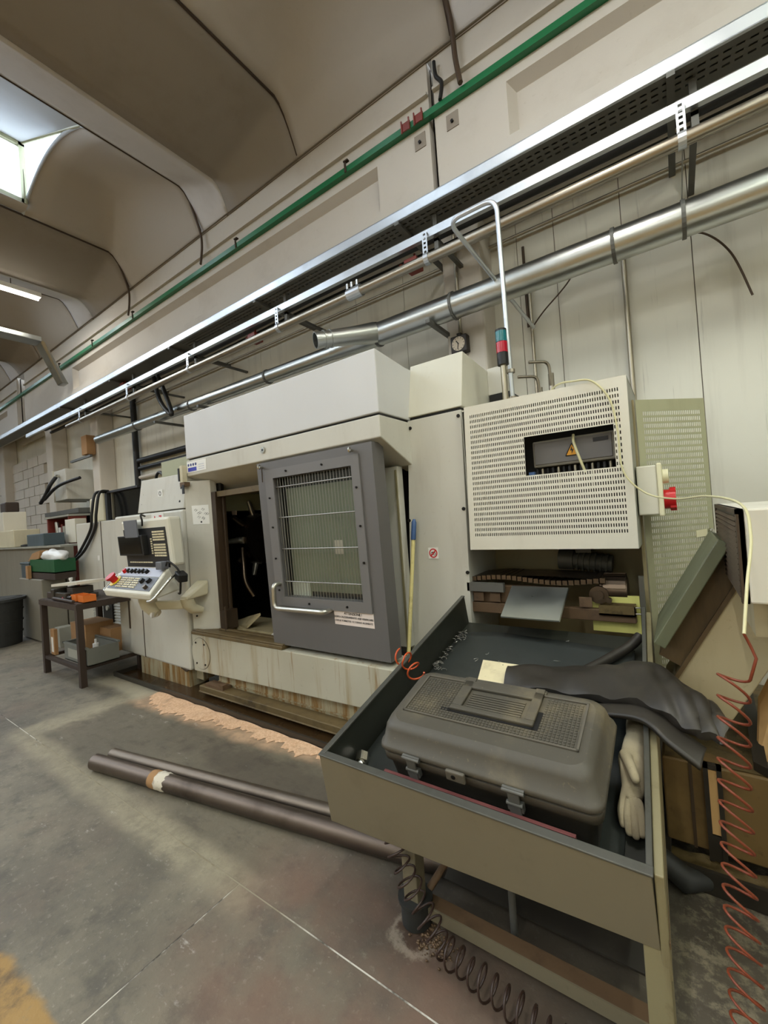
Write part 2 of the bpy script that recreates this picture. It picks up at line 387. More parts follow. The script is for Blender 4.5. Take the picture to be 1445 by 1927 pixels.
    c = g.mix(g.math('MULTIPLY', near, .55), c, srgb(200,192,168))
    fx = g.math('ADD', X, .78); fy = g.math('SUBTRACT', Y, 1.13)
    fd = g.math('ADD', g.math('SQRT', g.math('ADD', g.math('MULTIPLY', fx, fx), g.math('MULTIPLY', fy, fy))), g.math('MULTIPLY', g.math('SUBTRACT', n5, .5), .12))
    c = g.mix(g.math('MULTIPLY', band(fd, .055, .08, .012), .32), c, srgb(190,178,160)); c = g.mix(g.math('MULTIPLY', g.math('SUBTRACT', 1.0, g.step(fd, .04, .07)), .7), c, srgb(62,42,28))
    # yellow painted walkway at the lower left corner
    yl = g.math('MULTIPLY', g.math('SUBTRACT', 1.0, g.step(Yd, .37, .4)), g.step(n2, .25, .4))
    c = g.mix(g.math('MULTIPLY', yl, .8), c, g.mix(g.step(n2, .45, .65), srgb(168,130,62), srgb(112,88,54)))
    g.bump(n3, .25, .004)
    r = g.math('ADD', .42, g.math('MULTIPLY', n2, .35))
    return g.base(c, r)
_DEF['floor_concrete'] = floor_mat
def joint_mat(nm):
    g = G(nm)
    sep = g.n.new('ShaderNodeSeparateXYZ'); g.l.new(g.vec, sep.inputs[0]); X, Y = sep.outputs[0], sep.outputs[1]
    a = g.noise(3.2, 5, rough=.7); b = g.noise(30, 3)
    c = g.mix(g.step(g.math('ADD', a, g.math('MULTIPLY', b, .25)), .5, .66), srgb(74,70,64), srgb(206,202,192))
    cov = g.math('MULTIPLY', g.math('MULTIPLY', g.step(X, -3.72, -3.5), g.math('SUBTRACT', 1.0, g.step(X, -1.3, -1.0))), g.step(Y, .88, .93))
    c = g.mix(g.math('MULTIPLY', cov, .85), c, srgb(140,130,106))
    return g.base(c, .9)
_DEF['joint_fill'] = joint_mat
def wall_mat(nm):
    g = G(nm)
    a = g.noise(2.2, 6, g.mapped((3,3,.22)), .6); b = g.noise(1.1, 4); s = g.noise(26, 5, rough=.7); t = g.noise(9, 5, g.mapped((2.5,2.5,.12)), .6)
    c = g.mix(g.step(b, .3, .7), srgb(219,216,203), srgb(229,227,214))
    c = g.mix(g.math('MULTIPLY', g.step(a, .5, .8), .4), c, srgb(150,142,126))
    c = g.mix(g.math('MULTIPLY', g.step(t, .62, .75), .4), c, srgb(118,112,100))
    c = g.mix(g.math('MULTIPLY', g.step(s, .7, .78), .35), c, srgb(90,84,74))
    g.bump(s, .08, .004); return g.base(c, .75)
_DEF['wall_paint'] = wall_mat
def sawdust_mat(nm):
    g = G(nm); a = g.noise(60, 4, rough=.8); b = g.noise(8, 5)
    c = g.mix(g.step(a, .35, .65), srgb(208,166,130), srgb(232,196,162)); c = g.mix(g.math('MULTIPLY', g.step(b, .55, .75), .5), c, srgb(120,92,70))
    g.bump(a, .6, .006); return g.base(c, .95)
_DEF['sawdust'] = sawdust_mat

# ------------------------------------------------------------------ the hall
def slabs():
    root = bpy.data.objects.new('floor', None); COL.objects.link(root); struct(root)
    xs = [-24, -18.2, -12.2, -6.3, -1.45, 7.5]; ys = [-9, -5.0, .95, 3.8]
    g = .0028
    for i in range(len(xs)-1):
        for j in range(len(ys)-1):
            ga = 0 if (j == 2 and i == 4) else g; gb = 0 if (j == 2 and i == 3) else g
            MB().box(xs[i]+ga, xs[i+1]-gb, ys[j]+g, ys[j+1]-g, -.12, 0).build('floor_slab', 'floor_concrete', root)
    for x in xs[1:-1]: MB().box(x-.006, x+.006, -9, .95 if x == -1.45 else 3.8, -.1, -.001).build('joint_filler', 'joint_fill', root)
    for y in ys[1:-1]: MB().box(-24, 7.5, y-.006, y+.006, -.1, -.0015).build('joint_filler', 'joint_fill', root)
slabs()
WT = 5.45
def walls():
    root = bpy.data.objects.new('wall_back', None); COL.objects.link(root); struct(root)
    xs = [-24, -21.5, -19, -16.5, -14, -11.45, -9.1, -6.8, -4.5, -2.2, -1.02, -.71, -.22, .2, 2.4, 4.6, 7.5]
    for a, b in zip(xs, xs[1:]): MB().box(a+.003, b-.003, 3.8, 3.95, 0, 5.4).build('wall_panel', 'wall_paint', root)
    MB().box(-24, 7.5, 3.81, 4.0, 0, 5.6).build('panel_joint', 'joint_grey', root)
    struct(MB().box(7.5, 7.7, -9, 4, 0, 6.6).build('wall_right', 'wall_paint'))
    struct(MB().box(-24.2, -24, -9, 4, 0, 6.6).build('wall_left', 'wall_paint'))
    struct(MB().box(-24, 7.5, -9.2, -9, 0, 6.6).build('wall_front', 'wall_paint'))
walls()

SEAMS = [7.6, 5.9, 4.1, 2.35, .55, -1.21, -2.91, -4.60, -6.48, -8.4, -10.3, -12.2, -14.1, -16, -17.9, -19.8, -21.7, -24]
def bend(y, t): 
    q = max(0.0, min(1.0, (3.12-y)/t)); return math.sin(q*PI/2)
YV = [3.12, 3.1, 3.06, 3.01, 2.96, 2.9, 2.84, 2.78, 2.72, 2.6, 2.4, 2.1, 1.87]
YW = YV[:-1]+[1.6, .5, -1.5, -4, -9]
def ceiling():
    root = bpy.data.objects.new('ceiling', None); COL.objects.link(root); struct(root)
    glass_n = 0
    for i in range(len(SEAMS)-1):
        b, c = SEAMS[i], SEAMS[i+1]                # b nearer (right), c further (left)
        if VAULT(i):
            m = MB(); N = 20
            def pt(u, y):
                x = b+(c-b)*u; h = WT+.27*math.sin(PI*u)**.8
                return (x, y, 5.0+(h-5.0)*bend(y, .30+.35*math.sin(PI*u)))
            vs = [pt(k/N, y) for k in range(N+1) for y in YV]; ny = len(YV)
            m.add(vs, [(k*ny+j, k*ny+j+1, (k+1)*ny+j+1, (k+1)*ny+j) for k in range(N) for j in range(ny-1)], True)
            m.build('vault_shell', 'concrete_vault', root, solid=.03)
            # rooflight over the open part of the vault: white sloping board, glazed upright towards the left, glazed end
            ax, az = c+.17, 6.24
            MB().plate([(b-.02, 1.87, WT+.02), (ax, 1.87, az), (ax, -9, az), (b-.02, -9, WT+.02)], (.03, 0, .05)).build('rooflight_board', 'shed_white', root)
            wn = bpy.data.objects.new('window_%d' % (glass_n+1), None); COL.objects.link(wn); struct(wn); glass_n += 1
            zb = WT+.03
            ys = [1.84, -.2, -2.3, -4.4, -6.5, -9]
            for y0, y1 in zip(ys, ys[1:]):
                MB().box(ax-.015, ax-.005, y1+.03, y0-.03, zb+.05, az-.05).build('pane', 'skylight_glass', wn)
            fr = MB().box(ax-.03, ax+.02, -9, 1.87, zb, zb+.05).box(ax-.03, ax+.02, -9, 1.87, az-.05, az)
            for y in ys: fr.box(ax-.03, ax+.02, y-.03, y+.03, zb, az)
            fr.build('window_frame', 'side_olive', wn)
            arc = [(b+(c-b)*k/N, 1.87, WT+.27*math.sin(PI*k/N)**.8+.01) for k in range(N+1)]
            top = [p for p in arc if p[0] > ax]
            MB().plate(top+[(ax, 1.87, zb), (ax, 1.87, az-.02)], (0, .012, 0)).build('pane', 'skylight_glass', wn)
            MB().tube([(p[0], 1.87, p[2]-.01) for p in arc], .02, 6).build('arch_rim', 'shed_white', wn)
            MB().tube([(ax+.01, 1.85, zb), (ax+.01, 1.85, az), (b-.02, 1.86, WT+.03)], .022, 6).build('gable_frame', 'side_olive', wn)
            MB().plate([(c, 1.87, WT+.005), (ax+.02, 1.87, WT+.02), (ax+.02, -9, WT+.02), (c, -9, WT+.005)], (0, 0, .01)).build('gutter', 'concrete_vault', root)
            l = bpy.data.lights.new('skylight_portal', 'AREA'); l.shape = 'RECTANGLE'; l.size = 10.8; l.size_y = .75; l.cycles.is_portal = True
            lo = bpy.data.objects.new('skylight_portal', l); COL.objects.link(lo)
            lo.matrix_world = Matrix(((0,0,-1,ax-.06),(1,0,0,-3.56),(0,-1,0,5.86),(0,0,0,1)))
        else:
            e = b+(c-b)*.62
            for (xa, za, xb, zb_, mt, nm) in ((b, WT, e, 5.2, 'concrete_wing', 'wing_shell'), (e, 5.2, c, WT, 'concrete_flank_lit', 'wing_flank')):
                m = MB(); N = 8; ny = len(YW)
                def pt(u, y):
                    q = bend(y, .3); x = xa+(xb-xa)*u; h = za+(zb_-za)*u
                    if nm == 'wing_shell': h -= .03*math.sin(PI*u)
                    return (x - (.12*(1-q) if abs(x-e) < .01 else 0), y, 5.0+(h-5.0)*q)
                vs = [pt(k/N, y) for k in range(N+1) for y in YW]
                m.add(vs, [(k*ny+j, k*ny+j+1, (k+1)*ny+j+1, (k+1)*ny+j) for k in range(N) for j in range(ny-1)], True)
                m.build(nm, mt, root, solid=.03)
    # roof end strip above the beams
    MB().box(-24, 7.5, 3.12, 4.0, 5.3, 5.6).build('roof_edge', 'concrete_vault', root)
    MB().box(-24, 7.5, 3.09, 3.125, 4.996, 5.004).build('cornice_gap', 'joint_grey', root)
    for x in SEAMS[1:-1]:
        pts = [(x, y, 5.0+(WT-5.0)*bend(y, .3)-.012) for y in [3.10, 3.06, 3.01, 2.96, 2.9, 2.84, 2.78, 2.7, 2.4, 1.5, -1, -9]]
        MB().tube(pts, .013, 6).build('joint_seal', 'seam', root)
def VAULT(i): return SEAMS[i] in (-4.60, -1.21, 2.35, 5.9, -8.4, -12.2, -16, -19.8)
ceiling()

# fluorescent battens under the wings
def batten(x, y, label, col=(1, .965, .89)):
    t = thing('fluorescent_batten', (x, y, 5.05), label, 'ceiling light', 'fluorescent battens')
    MB().box(x-.05, x+.05, y-.75, y+.75, 5.06, 5.13).build('housing', 'white', t, bevel=.006)
    MB().cyl((x, y-.72, 5.035), (x, y+.72, 5.035), .02, 10).build('tube', 'tube_glow', t)
    MB().cyl((x, y-.4, 5.13), (x, y-.4, 5.3), .006, 6).cyl((x, y+.4, 5.13), (x, y+.4, 5.3), .006, 6).build('hanger', 'cable_brown', t)
    l = bpy.data.lights.new('tube_light', 'AREA'); l.shape = 'RECTANGLE'; l.size = .1; l.size_y = 1.4; l.energy = LAMP_W; l.color = col
    o = bpy.data.objects.new('tube_light', l); COL.objects.link(o); o.location = (x, y, 5.0); par(o, t)
batten(-7.8, 1.65, 'lit white fluorescent batten under the ceiling at far left')
WARM = (1, .975, .92); GREENISH = (.93, 1.0, .80)
for x, y, lab, col in ((-.35, 1.0, 'batten nearest the camera, over the tray table', WARM), (-.35, -3.2, 'batten in the row behind the one over the tray table', WARM), (-4.0, -2.6, 'batten behind the camera to the left', WARM), (-7.8, -2.8, 'batten in line with the lit one at far left, nearer the camera', WARM),
                       (1.75, 1.0, 'greenish batten out of frame to the right', GREENISH), (1.75, -2.6, 'greenish batten behind the one out of frame to the right', GREENISH), (-13.6, -3.5, 'farthest batten in the hall, beyond the lit one', WARM),
                       (-.35, -5.8, 'batten added unseen, farthest behind the camera', WARM), (1.75, -5.8, 'greenish batten added unseen at the rear right of the hall', GREENISH), (-4.0, -5.8, 'batten added unseen at the rear of the hall, left of centre', WARM), (-7.8, -6.2, 'batten added unseen at the rear left of the hall', WARM), (3.9, -.6, 'greenish batten near the right end wall', GREENISH)):  # rear battens added out of view, to light wall and machine from the front
    batten(x, y, 'white fluorescent '+lab, col)

# ------------------------------------------------------------------ beams, pillars, rail
def beam(x0, x1, label, rl, rr):
    t = thing('concrete_beam', ((x0+x1)/2, 3.3, 3.94), label, 'beam', 'precast beams along the wall')
    m = MB()
    m.box(x0, x1, 3.18, 3.5, 3.94, 5.0)
    m.box(x0, x1, 3.12, 3.2, 4.56, 5.02)
    m.box(x0, rl, 3.1, 3.2, 3.94, 4.56); m.box(rr, x1, 3.1, 3.2, 3.94, 4.56)
    m.add([(rl,3.1,3.94),(rr,3.1,3.94),(rr,3.1,4.03),(rl,3.1,4.03),(rr-.05,3.18,4.09),(rl+.05,3.18,4.09),(rl,3.18,3.94),(rr,3.18,3.94)], [(0,1,2,3),(3,2,4,5),(0,6,7,1)])
    m.add([(rl,3.1,4.42),(rr,3.1,4.42),(rr,3.1,4.56),(rl,3.1,4.56),(rr-.05,3.18,4.37),(rl+.05,3.18,4.37)], [(0,1,2,3),(5,4,1,0)])
    m.add([(rl,3.1,4.03),(rl,3.1,4.42),(rl+.05,3.18,4.37),(rl+.05,3.18,4.09)], [(0,1,2,3)])
    m.add([(rr,3.1,4.03),(rr,3.1,4.42),(rr-.05,3.18,4.37),(rr-.05,3.18,4.09)], [(0,3,2,1)])
    m.build('beam_body', 'concrete_beam', t)
    MB().box(x0, x1, 3.085, 3.13, 4.72, 4.74).build('drip_edge', 'concrete_beam', t)
    for x in (x0+.1, x1-.14):
        if -9 < x < 1: 
            MB().box(x, x+.1, 3.094, 3.1, 4.33, 4.45).build('lifting_pocket', 'concrete_wing', t); MB().cyl((x+.05, 3.1, 4.38), (x+.05, 3.08, 4.38), .012, 8).build('bolt', 'bolt', t)
beam(-11.39, -1.445, 'long cream precast concrete beam above the machine, left of the beam joint', -8.78, -1.97)
beam(-1.395, 7.4, 'cream precast concrete beam at upper right, right of the beam joint', -.82, 6.8)
beam(-23.8, -11.9, 'far precast concrete beam in the gloom beyond the long beam', -23.2, -12.6)
def rail():
    t = thing('green_rail', (-2, 3.04, 4.5), 'glossy green steel channel rail running along the concrete beams', 'rail')
    m = MB(); x0, x1 = -23, 7.4
    m.box(x0, x1, 3.05, 3.056, 4.50, 4.552); m.box(x0, x1, 3.056, 3.10, 4.545, 4.552); m.box(x0, x1, 3.056, 3.10, 4.50, 4.507)
    m.build('channel', 'green_rail', t)
    for x in (-2.28, -3.9, -6.35, -7.75, -9.2): 
        MB().box(x-.01, x+.01, 3.04, 3.05, 4.50, 4.585).box(x-.01, x+.04, 3.03, 3.06, 4.585, 4.597).build('clamp', 'seam', t)
    for x in (-1.62, -1.5): MB().box(x-.05, x+.03, 3.04, 3.05, 4.50, 4.565).box(x-.05, x-.04, 3.03, 3.04, 4.485, 4.585).box(x+.02, x+.03, 3.03, 3.04, 4.485, 4.585).build('splice_plate', 'rust_red', t)
rail()
def pillar(x0, x1, y0, label):
    o = MB().box(x0, x1, y0, 3.8, 0, 5.0).build('concrete_pillar', 'pillar_paint', bevel=.02); tag(o, label, 'pillar', 'concrete pillars')
pillar(-1.61, -1.25, 3.5, 'pale square pillar behind the wall clock and bent steel tube')
pillar(-9.25, -8.95, 3.5, 'pale square pillar carrying a beige box, behind the capped small duct')
pillar(-11.65, -11.27, 3.5, 'pale pillar left of the wall-hung electrical cabinet, far left')
pillar(-15.2, -14.8, 3.5, 'farthest pale pillar beside the brickwork at left edge')

# cables down the beam
def cable(name, pts, r, mat, label, cat='cable', group=None, n=8, seg=6):
    P = smooth_path(pts, n)
    if isinstance(r, tuple): r = [r[0]+(r[1]-r[0])*i/(len(P)-1) for i in range(len(P))]
    o = MB().tube(P, r, seg).build(name, mat); return tag(o, label, cat, group)
cable('hanging_cable', [(-4.60, 2.96, 5.32), (-4.58, 3.06, 5.0), (-4.56, 3.06, 4.8), (-4.55, 3.02, 4.56)], .014, 'cable_brown', 'brown cable dropping from the second roof seam to the green rail')
cable('hanging_cable', [(-6.48, 2.96, 5.32), (-6.46, 3.06, 5.0), (-6.44, 3.06, 4.8), (-6.42, 3.02, 4.56)], .014, 'cable_brown', 'brown cable dropping to the green rail left of the second seam')
cable('hanging_cable', [(-1.22, 2.7, 5.42), (-1.19, 3.0, 5.2), (-1.18, 3.06, 5.0), (-1.17, 3.06, 4.8), (-1.13, 3.02, 4.55)], .02, 'cable_brown', 'thick brown cable crossing the beam above the beam joint')
cable('hanging_cable', [(-1.36, 3.085, 4.92), (-1.35, 3.08, 4.8), (-1.30, 3.07, 4.7), (-1.31, 3.04, 4.55)], .016, 'cable_black', 'short black cable over the beam left of the brown one')

# cable tray and its strut rail
def tray():
    t = thing('cable_tray', (-2, 3.0, 3.7), 'galvanised perforated cable tray hung under the concrete beam', 'cable tray')
    x0, x1 = -16.0, 7.2
    MB().box(x0, x1, 2.9, 2.905, 3.70, 3.775).box(x0, x1, 2.9, 2.93, 3.772, 3.777).box(x0, x1, 2.9, 2.92, 3.698, 3.703).build('side_rail', 'galvanised', t)
    MB().box(x0, x1, 3.14, 3.145, 3.70, 3.775).build('side_rail', 'galvanised', t)
    # bottom sheet with slots: strips between three rows of holes
    m = MB(); z = 3.70
    for (ya, yb) in ((2.92, 2.965), (2.979, 3.011), (3.025, 3.057), (3.071, 3.14)): m.box(x0, x1, ya, yb, z, z+.002)
    for (ya, yb) in ((2.965, 2.979), (3.011, 3.025), (3.057, 3.071)):
        x = -5.0
        m.box(x0, x, ya, yb, z, z+.002)
        while x < 1.4: m.box(x, x+.02, ya, yb, z, z+.002); x += .055
        m.box(x, x1, ya, yb, z, z+.002)
    m.build('perforated_bottom', 'tray_dark', t)
    b = MB().box(x0, x1, 2.925, 3.135, 3.78, 3.80); b.build('lid', 'tray_dark', t)
    for x in (-8.9, -6.9, -5.2, -3.5, -1.72, .1, 1.9):
        MB().box(x, x+.04, 2.9, 3.8, 3.67, 3.697).build('bracket_arm', 'tray_dark', t)
tray()
def strut_rail():
    t = thing('strut_rail', (-2, 3.16, 3.66), 'bright steel channel running below the far edge of the cable tray', 'rail')
    x0, x1 = -11, 7.2
    MB().box(x0, x1, 2.98, 2.984, 3.512, 3.575).box(x0, x1, 2.984, 3.02, 3.572, 3.575).box(x0, x1, 2.984, 3.02, 3.512, 3.515).build('channel', 'galvanised', t)
    for x in (.152, -1.49, -3.22, -4.87, -6.48, -8.2):
        m = MB(); w = .022; z0, z1 = 3.375, 3.545; n = 5; h = (z1-z0)/n
        for k in range(n):
            za = z0+k*h; m.box(x-w, x+w, 2.955, 2.959, za, za+h*.25); m.box(x-w, x+w, 2.955, 2.959, za+h*.75, za+h); m.box(x-w, x-w+.012, 2.955, 2.959, za+h*.25, za+h*.75); m.box(x+w-.012, x+w, 2.955, 2.959, za+h*.25, za+h*.75)
        m.box(x-w, x+w, 2.959, 2.99, z1-.004, z1)
        m.build('perforated_hanger', 'galvanised', t)
        MB().box(x+.05, x+.085, 3.02, 3.8, 3.48, 3.505).box(x+.05, x+.085, 3.02, 3.05, 3.36, 3.69).build('wall_arm', 'tray_dark', t)
        MB().ring((x-.02, 2.985, 3.35), (1,0,0), .0405, .046, .04, 14).build('pipe_clip', 'galvanised', t)
strut_rail()
def pipes():
    o = MB().cyl((-8.8, 2.985, 3.345), (7.3, 2.985, 3.355), .0395, 16).build('compressed_air_pipe', 'steel_pipe')
    tag(o, 'brassy steel pipe hung in clips below the cable tray', 'pipe')
    o = MB().ring((-2.30, 2.985, 3.349), (1,0,0), .0405, .05, .15, 14)
    for x in (-2.28, -2.23, -2.17): o.cyl((x, 2.95, 3.385), (x, 2.95, 3.43), .011, 8)
    tag(o.build('pipe_coupling', 'galvanised'), 'bolted galvanised coupling round the brassy pipe', 'coupling')
    for y, z, r, lab in ((3.32, 3.72, .035, 'thick black cable lying behind the strut rail'), (3.42, 3.68, .03, 'black cable next to the wall below the thick one')):
        tag(MB().tube([(x, y, z+.012*math.sin(x*1.3+y*9)) for x in [-11+.5*k for k in range(37)]], r, 8).build('power_cable', 'cable_black'), lab, 'cable', 'cables behind the strut rail')
    tag(MB().box(-14, 7, 3.66, 3.74, 3.885, 3.965).build('wall_trunking', 'pillar_paint'), 'grey trunking along the wall behind the brassy pipe', 'trunking')
    tag(MB().cyl((-9, 3.75, 3.715), (7, 3.75, 3.70), .014, 8).build('wall_conduit', 'conduit'), 'thin level conduit along the wall between brassy pipe and duct', 'conduit')
    for (x, z0, z1, r, lab) in ((-1.47, 1.5, 3.9, .016, 'thin vertical conduit on the front of the middle pillar'), (-.93, 1.5, 3.3, .014, 'vertical conduit just right of the bent steel tube'), (-.222, 1.5, 3.3, .018, 'bright vertical conduit above the right end of the perforated box')):
        y = 3.48 if x < -1.2 else 3.76
        tag(MB().cyl((x, y, z0), (x, y, z1), r, 8).build('vertical_conduit', 'conduit'), lab, 'conduit', 'vertical conduits')
    tag(MB().cyl((-.96, 3.77, 2.9), (-.96, 3.77, 3.6), .012, 8).build('vertical_conduit', 'cable_brown'), 'rusty vertical conduit stub above the duct beside the middle pillar', 'conduit', 'vertical conduits')
    for x, z, lab in ((-1.66, 3.42, 'rust red valve block by the pipe left of the middle pillar'), (-3.72, 3.43, 'dark red fitting on the pipe left of the branch duct'), (-6.8, 3.62, 'small red fitting under the cable tray at far left')):
        m = MB().box(x-.08, x+.04, 3.04, 3.16, z-.04, z+.045).cyl((x-.08, 3.09, z), (x-.14, 3.09, z+.03), .028, 8).cyl((x, 3.09, z+.04), (x, 3.09, z+.09), .011, 6)
        tag(m.build('red_fitting', 'rust_red', bevel=.006), lab, 'pipe fitting', 'red pipe fittings')
pipes()
def duct():
    t = thing('extraction_duct', (-1, 3.25, 3.04), 'wide galvanised extraction duct along the wall with forked open branch', 'duct')
    def z(x): return 3.045-.001*x
    MB().cyl((7.2, 3.25, z(7)), (-2.2, 3.25, z(-2.2)), .103, 28).build('main_run', 'steel_duct', t)
    MB().cyl((-2.2, 3.25, z(-2.2)), (-2.75, 3.27, z(-2.7)), .103, 28, .078).build('reducer', 'steel_duct', t)
    MB().cyl((-2.75, 3.27, z(-2.7)), (-8.3, 3.27, 3.06), .072, 24).build('small_run', 'steel_duct', t)
    a, b = Vector((-2.2, 3.2, z(-2.2))), Vector((-2.48, 2.76, 2.935)); d = (b-a).normalized()
    m = MB(); m.tube([a, a+d*.2, b-d*.06, b], [.098, .08, .07, .07], 24, cap=False); m.build('branch', 'steel_duct', t)
    MB().ring(b-d*.01, d, .062, .072, .05, 24).build('branch_mouth', 'steel_duct', t)
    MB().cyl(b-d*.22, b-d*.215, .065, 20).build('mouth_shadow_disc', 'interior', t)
    for x in (-2.2, -3.78, -1.42, -.25, .13, 1.6, 3.1): 
        r = .103 if x > -2.5 else .073
        MB().ring((x, 3.25 if x > -2.5 else 3.27, z(x)), (1,0,0), r-.002, r+.009, .022, 26).build('joint_ring', 'tray_dark', t)
    for q in (b-d*.05, b-d*.11): MB().ring(q, d, .068, .079, .012, 24).build('clamp_ring', 'steel_duct', t)
    for x in (-5.35, -6.9): MB().ring((x, 3.27, z(x)), (1,0,0), .07, .078, .03, 20).build('joint_ring', 'tray_dark', t)
    for x, y1 in ((-1.62, 3.6), (-5.0, 3.8), (-6.1, 3.8)):
        MB().box(x, x+.04, 3.12, y1, 2.925, 2.955).box(x, x+.04, y1-.04, y1, 2.75, 2.955).build('wall_bracket', 'tray_dark', t)
    MB().cyl((.14, 3.25, 3.15), (.152, 3.0, 3.31), .004, 5).build('hanging_chain', 'wire', t)
    MB().cyl((-8.3, 3.27, 3.06), (-8.32, 3.27, 3.06), .075, 20).build('end_cap', 'steel_duct', t)
duct()
cable('loose_wire', [(.05, 3.3, 2.99), (.12, 3.45, 3.06), (.26, 3.55, 3.06), (.39, 3.6, 2.9), (.48, 3.62, 2.6)], .007, 'cable_brown', 'stiff brown wire curving down from the duct at right', 'wire')
cable('loose_wire', [(-.45, 3.5, 3.2), (-.62, 3.7, 3.12), (-.82, 3.74, 2.98), (-.915, 3.74, 2.88)], .006, 'cable_brown', 'thin wire arching from the duct to the bent tube end', 'wire')
def bent_tube():
    pts = arc_path([(-.795, 2.62, 1.98), (-.80, 2.6, 3.27), (-1.135, 2.62, 3.285), (-.905, 3.72, 2.86)], .09, 8)
    t = thing('bent_conduit', (-.795, 2.62, 1.98), 'pale steel tube rising from the machine and bent over to the wall', 'conduit')
    MB().tube(pts, .015, 10).build('tube', 'galvanised', t)
    MB().cyl((-.795, 2.62, 1.9), (-.795, 2.62, 2.03), .028, 10).ring((-.795, 2.62, 2.18), (0,0,1), .014, .026, .02, 10).build('gland', 'steel_pipe', t)
bent_tube()
def tower():
    t = thing('signal_tower', (-.8, 2.52, 2.0), 'stacked signal light with blue-green top and red middle lens', 'signal light')
    x, y = -.8, 2.5
    MB().cyl((x, y, 1.934), (x, y, 2.2), .018, 10).build('stem', 'conduit', t)
    MB().cyl((x, y, 2.2), (x, y, 2.27), .033, 16).build('base', 'black', t)
    MB().cyl((x, y, 2.272), (x, y, 2.335), .033, 18).build('red_lens', 'tower_red', t)
    MB().cyl((x, y, 2.337), (x, y, 2.40), .033, 18).build('green_lens', 'tower_green', t)
    MB().cyl((x, y, 2.40), (x, y, 2.412), .033, 18).build('cap', 'black', t)
tower()
def clock():
    t = thing('wall_clock', (-1.45, 3.47, 2.78), 'small square dark clock with round pale face on the pillar', 'clock')
    cx, cz, y = -1.47, 2.80, 3.42
    MB().box(cx-.075, cx+.075, y, y+.08, cz-.075, cz+.075).build('case', 'clock_black', t, bevel=.01)
    MB().cyl((cx, y, cz), (cx, y-.004, cz), .06, 24).build('dial', 'clock_face', t)
    for k in range(12):
        a = k*PI/6; MB().box(-.002, .002, y-.0055, y-.004, .046, .056, lambda p, q, r, a=a: (cx+p*math.cos(a)+r*math.sin(a), q, cz-p*math.sin(a)+r*math.cos(a))).build('hour_mark', 'ink', t)
    for a, L, w in ((-.6, .032, .004), (3.3, .048, .003)):
        MB().box(-w, w, y-.008, y-.006, -.006, L, lambda p, q, r, a=a: (cx+p*math.cos(a)+r*math.sin(a), q, cz-p*math.sin(a)+r*math.cos(a))).build('hand', 'ink', t)
    MB().box(cx-.02, cx+.02, y+.02, y+.06, cz+.075, cz+.1).build('hanger', 'clock_black', t)
clock()
def wall_pipes():
    for dx, z, lab in ((0, 2.33, 'left bent copper-tipped pipe on the wall behind the signal light'), (.09, 2.42, 'right bent pipe on the wall behind the signal light')):
        x = -.83+dx
        m = MB().tube(arc_path([(x-.12, 3.3, z+.02), (x, 3.4, z+.02), (x, 3.45, z-.2)], .05), .012, 8)
        m.cyl((x, 3.45, z-.06), (x, 3.45, z-.2), .022, 8)
        m.cyl((x, 3.45, z-.2), (x, 3.45, 1.7), .014, 8)
        tag(m.build('bent_pipe', 'steel_pipe'), lab, 'pipe')
wall_pipes()

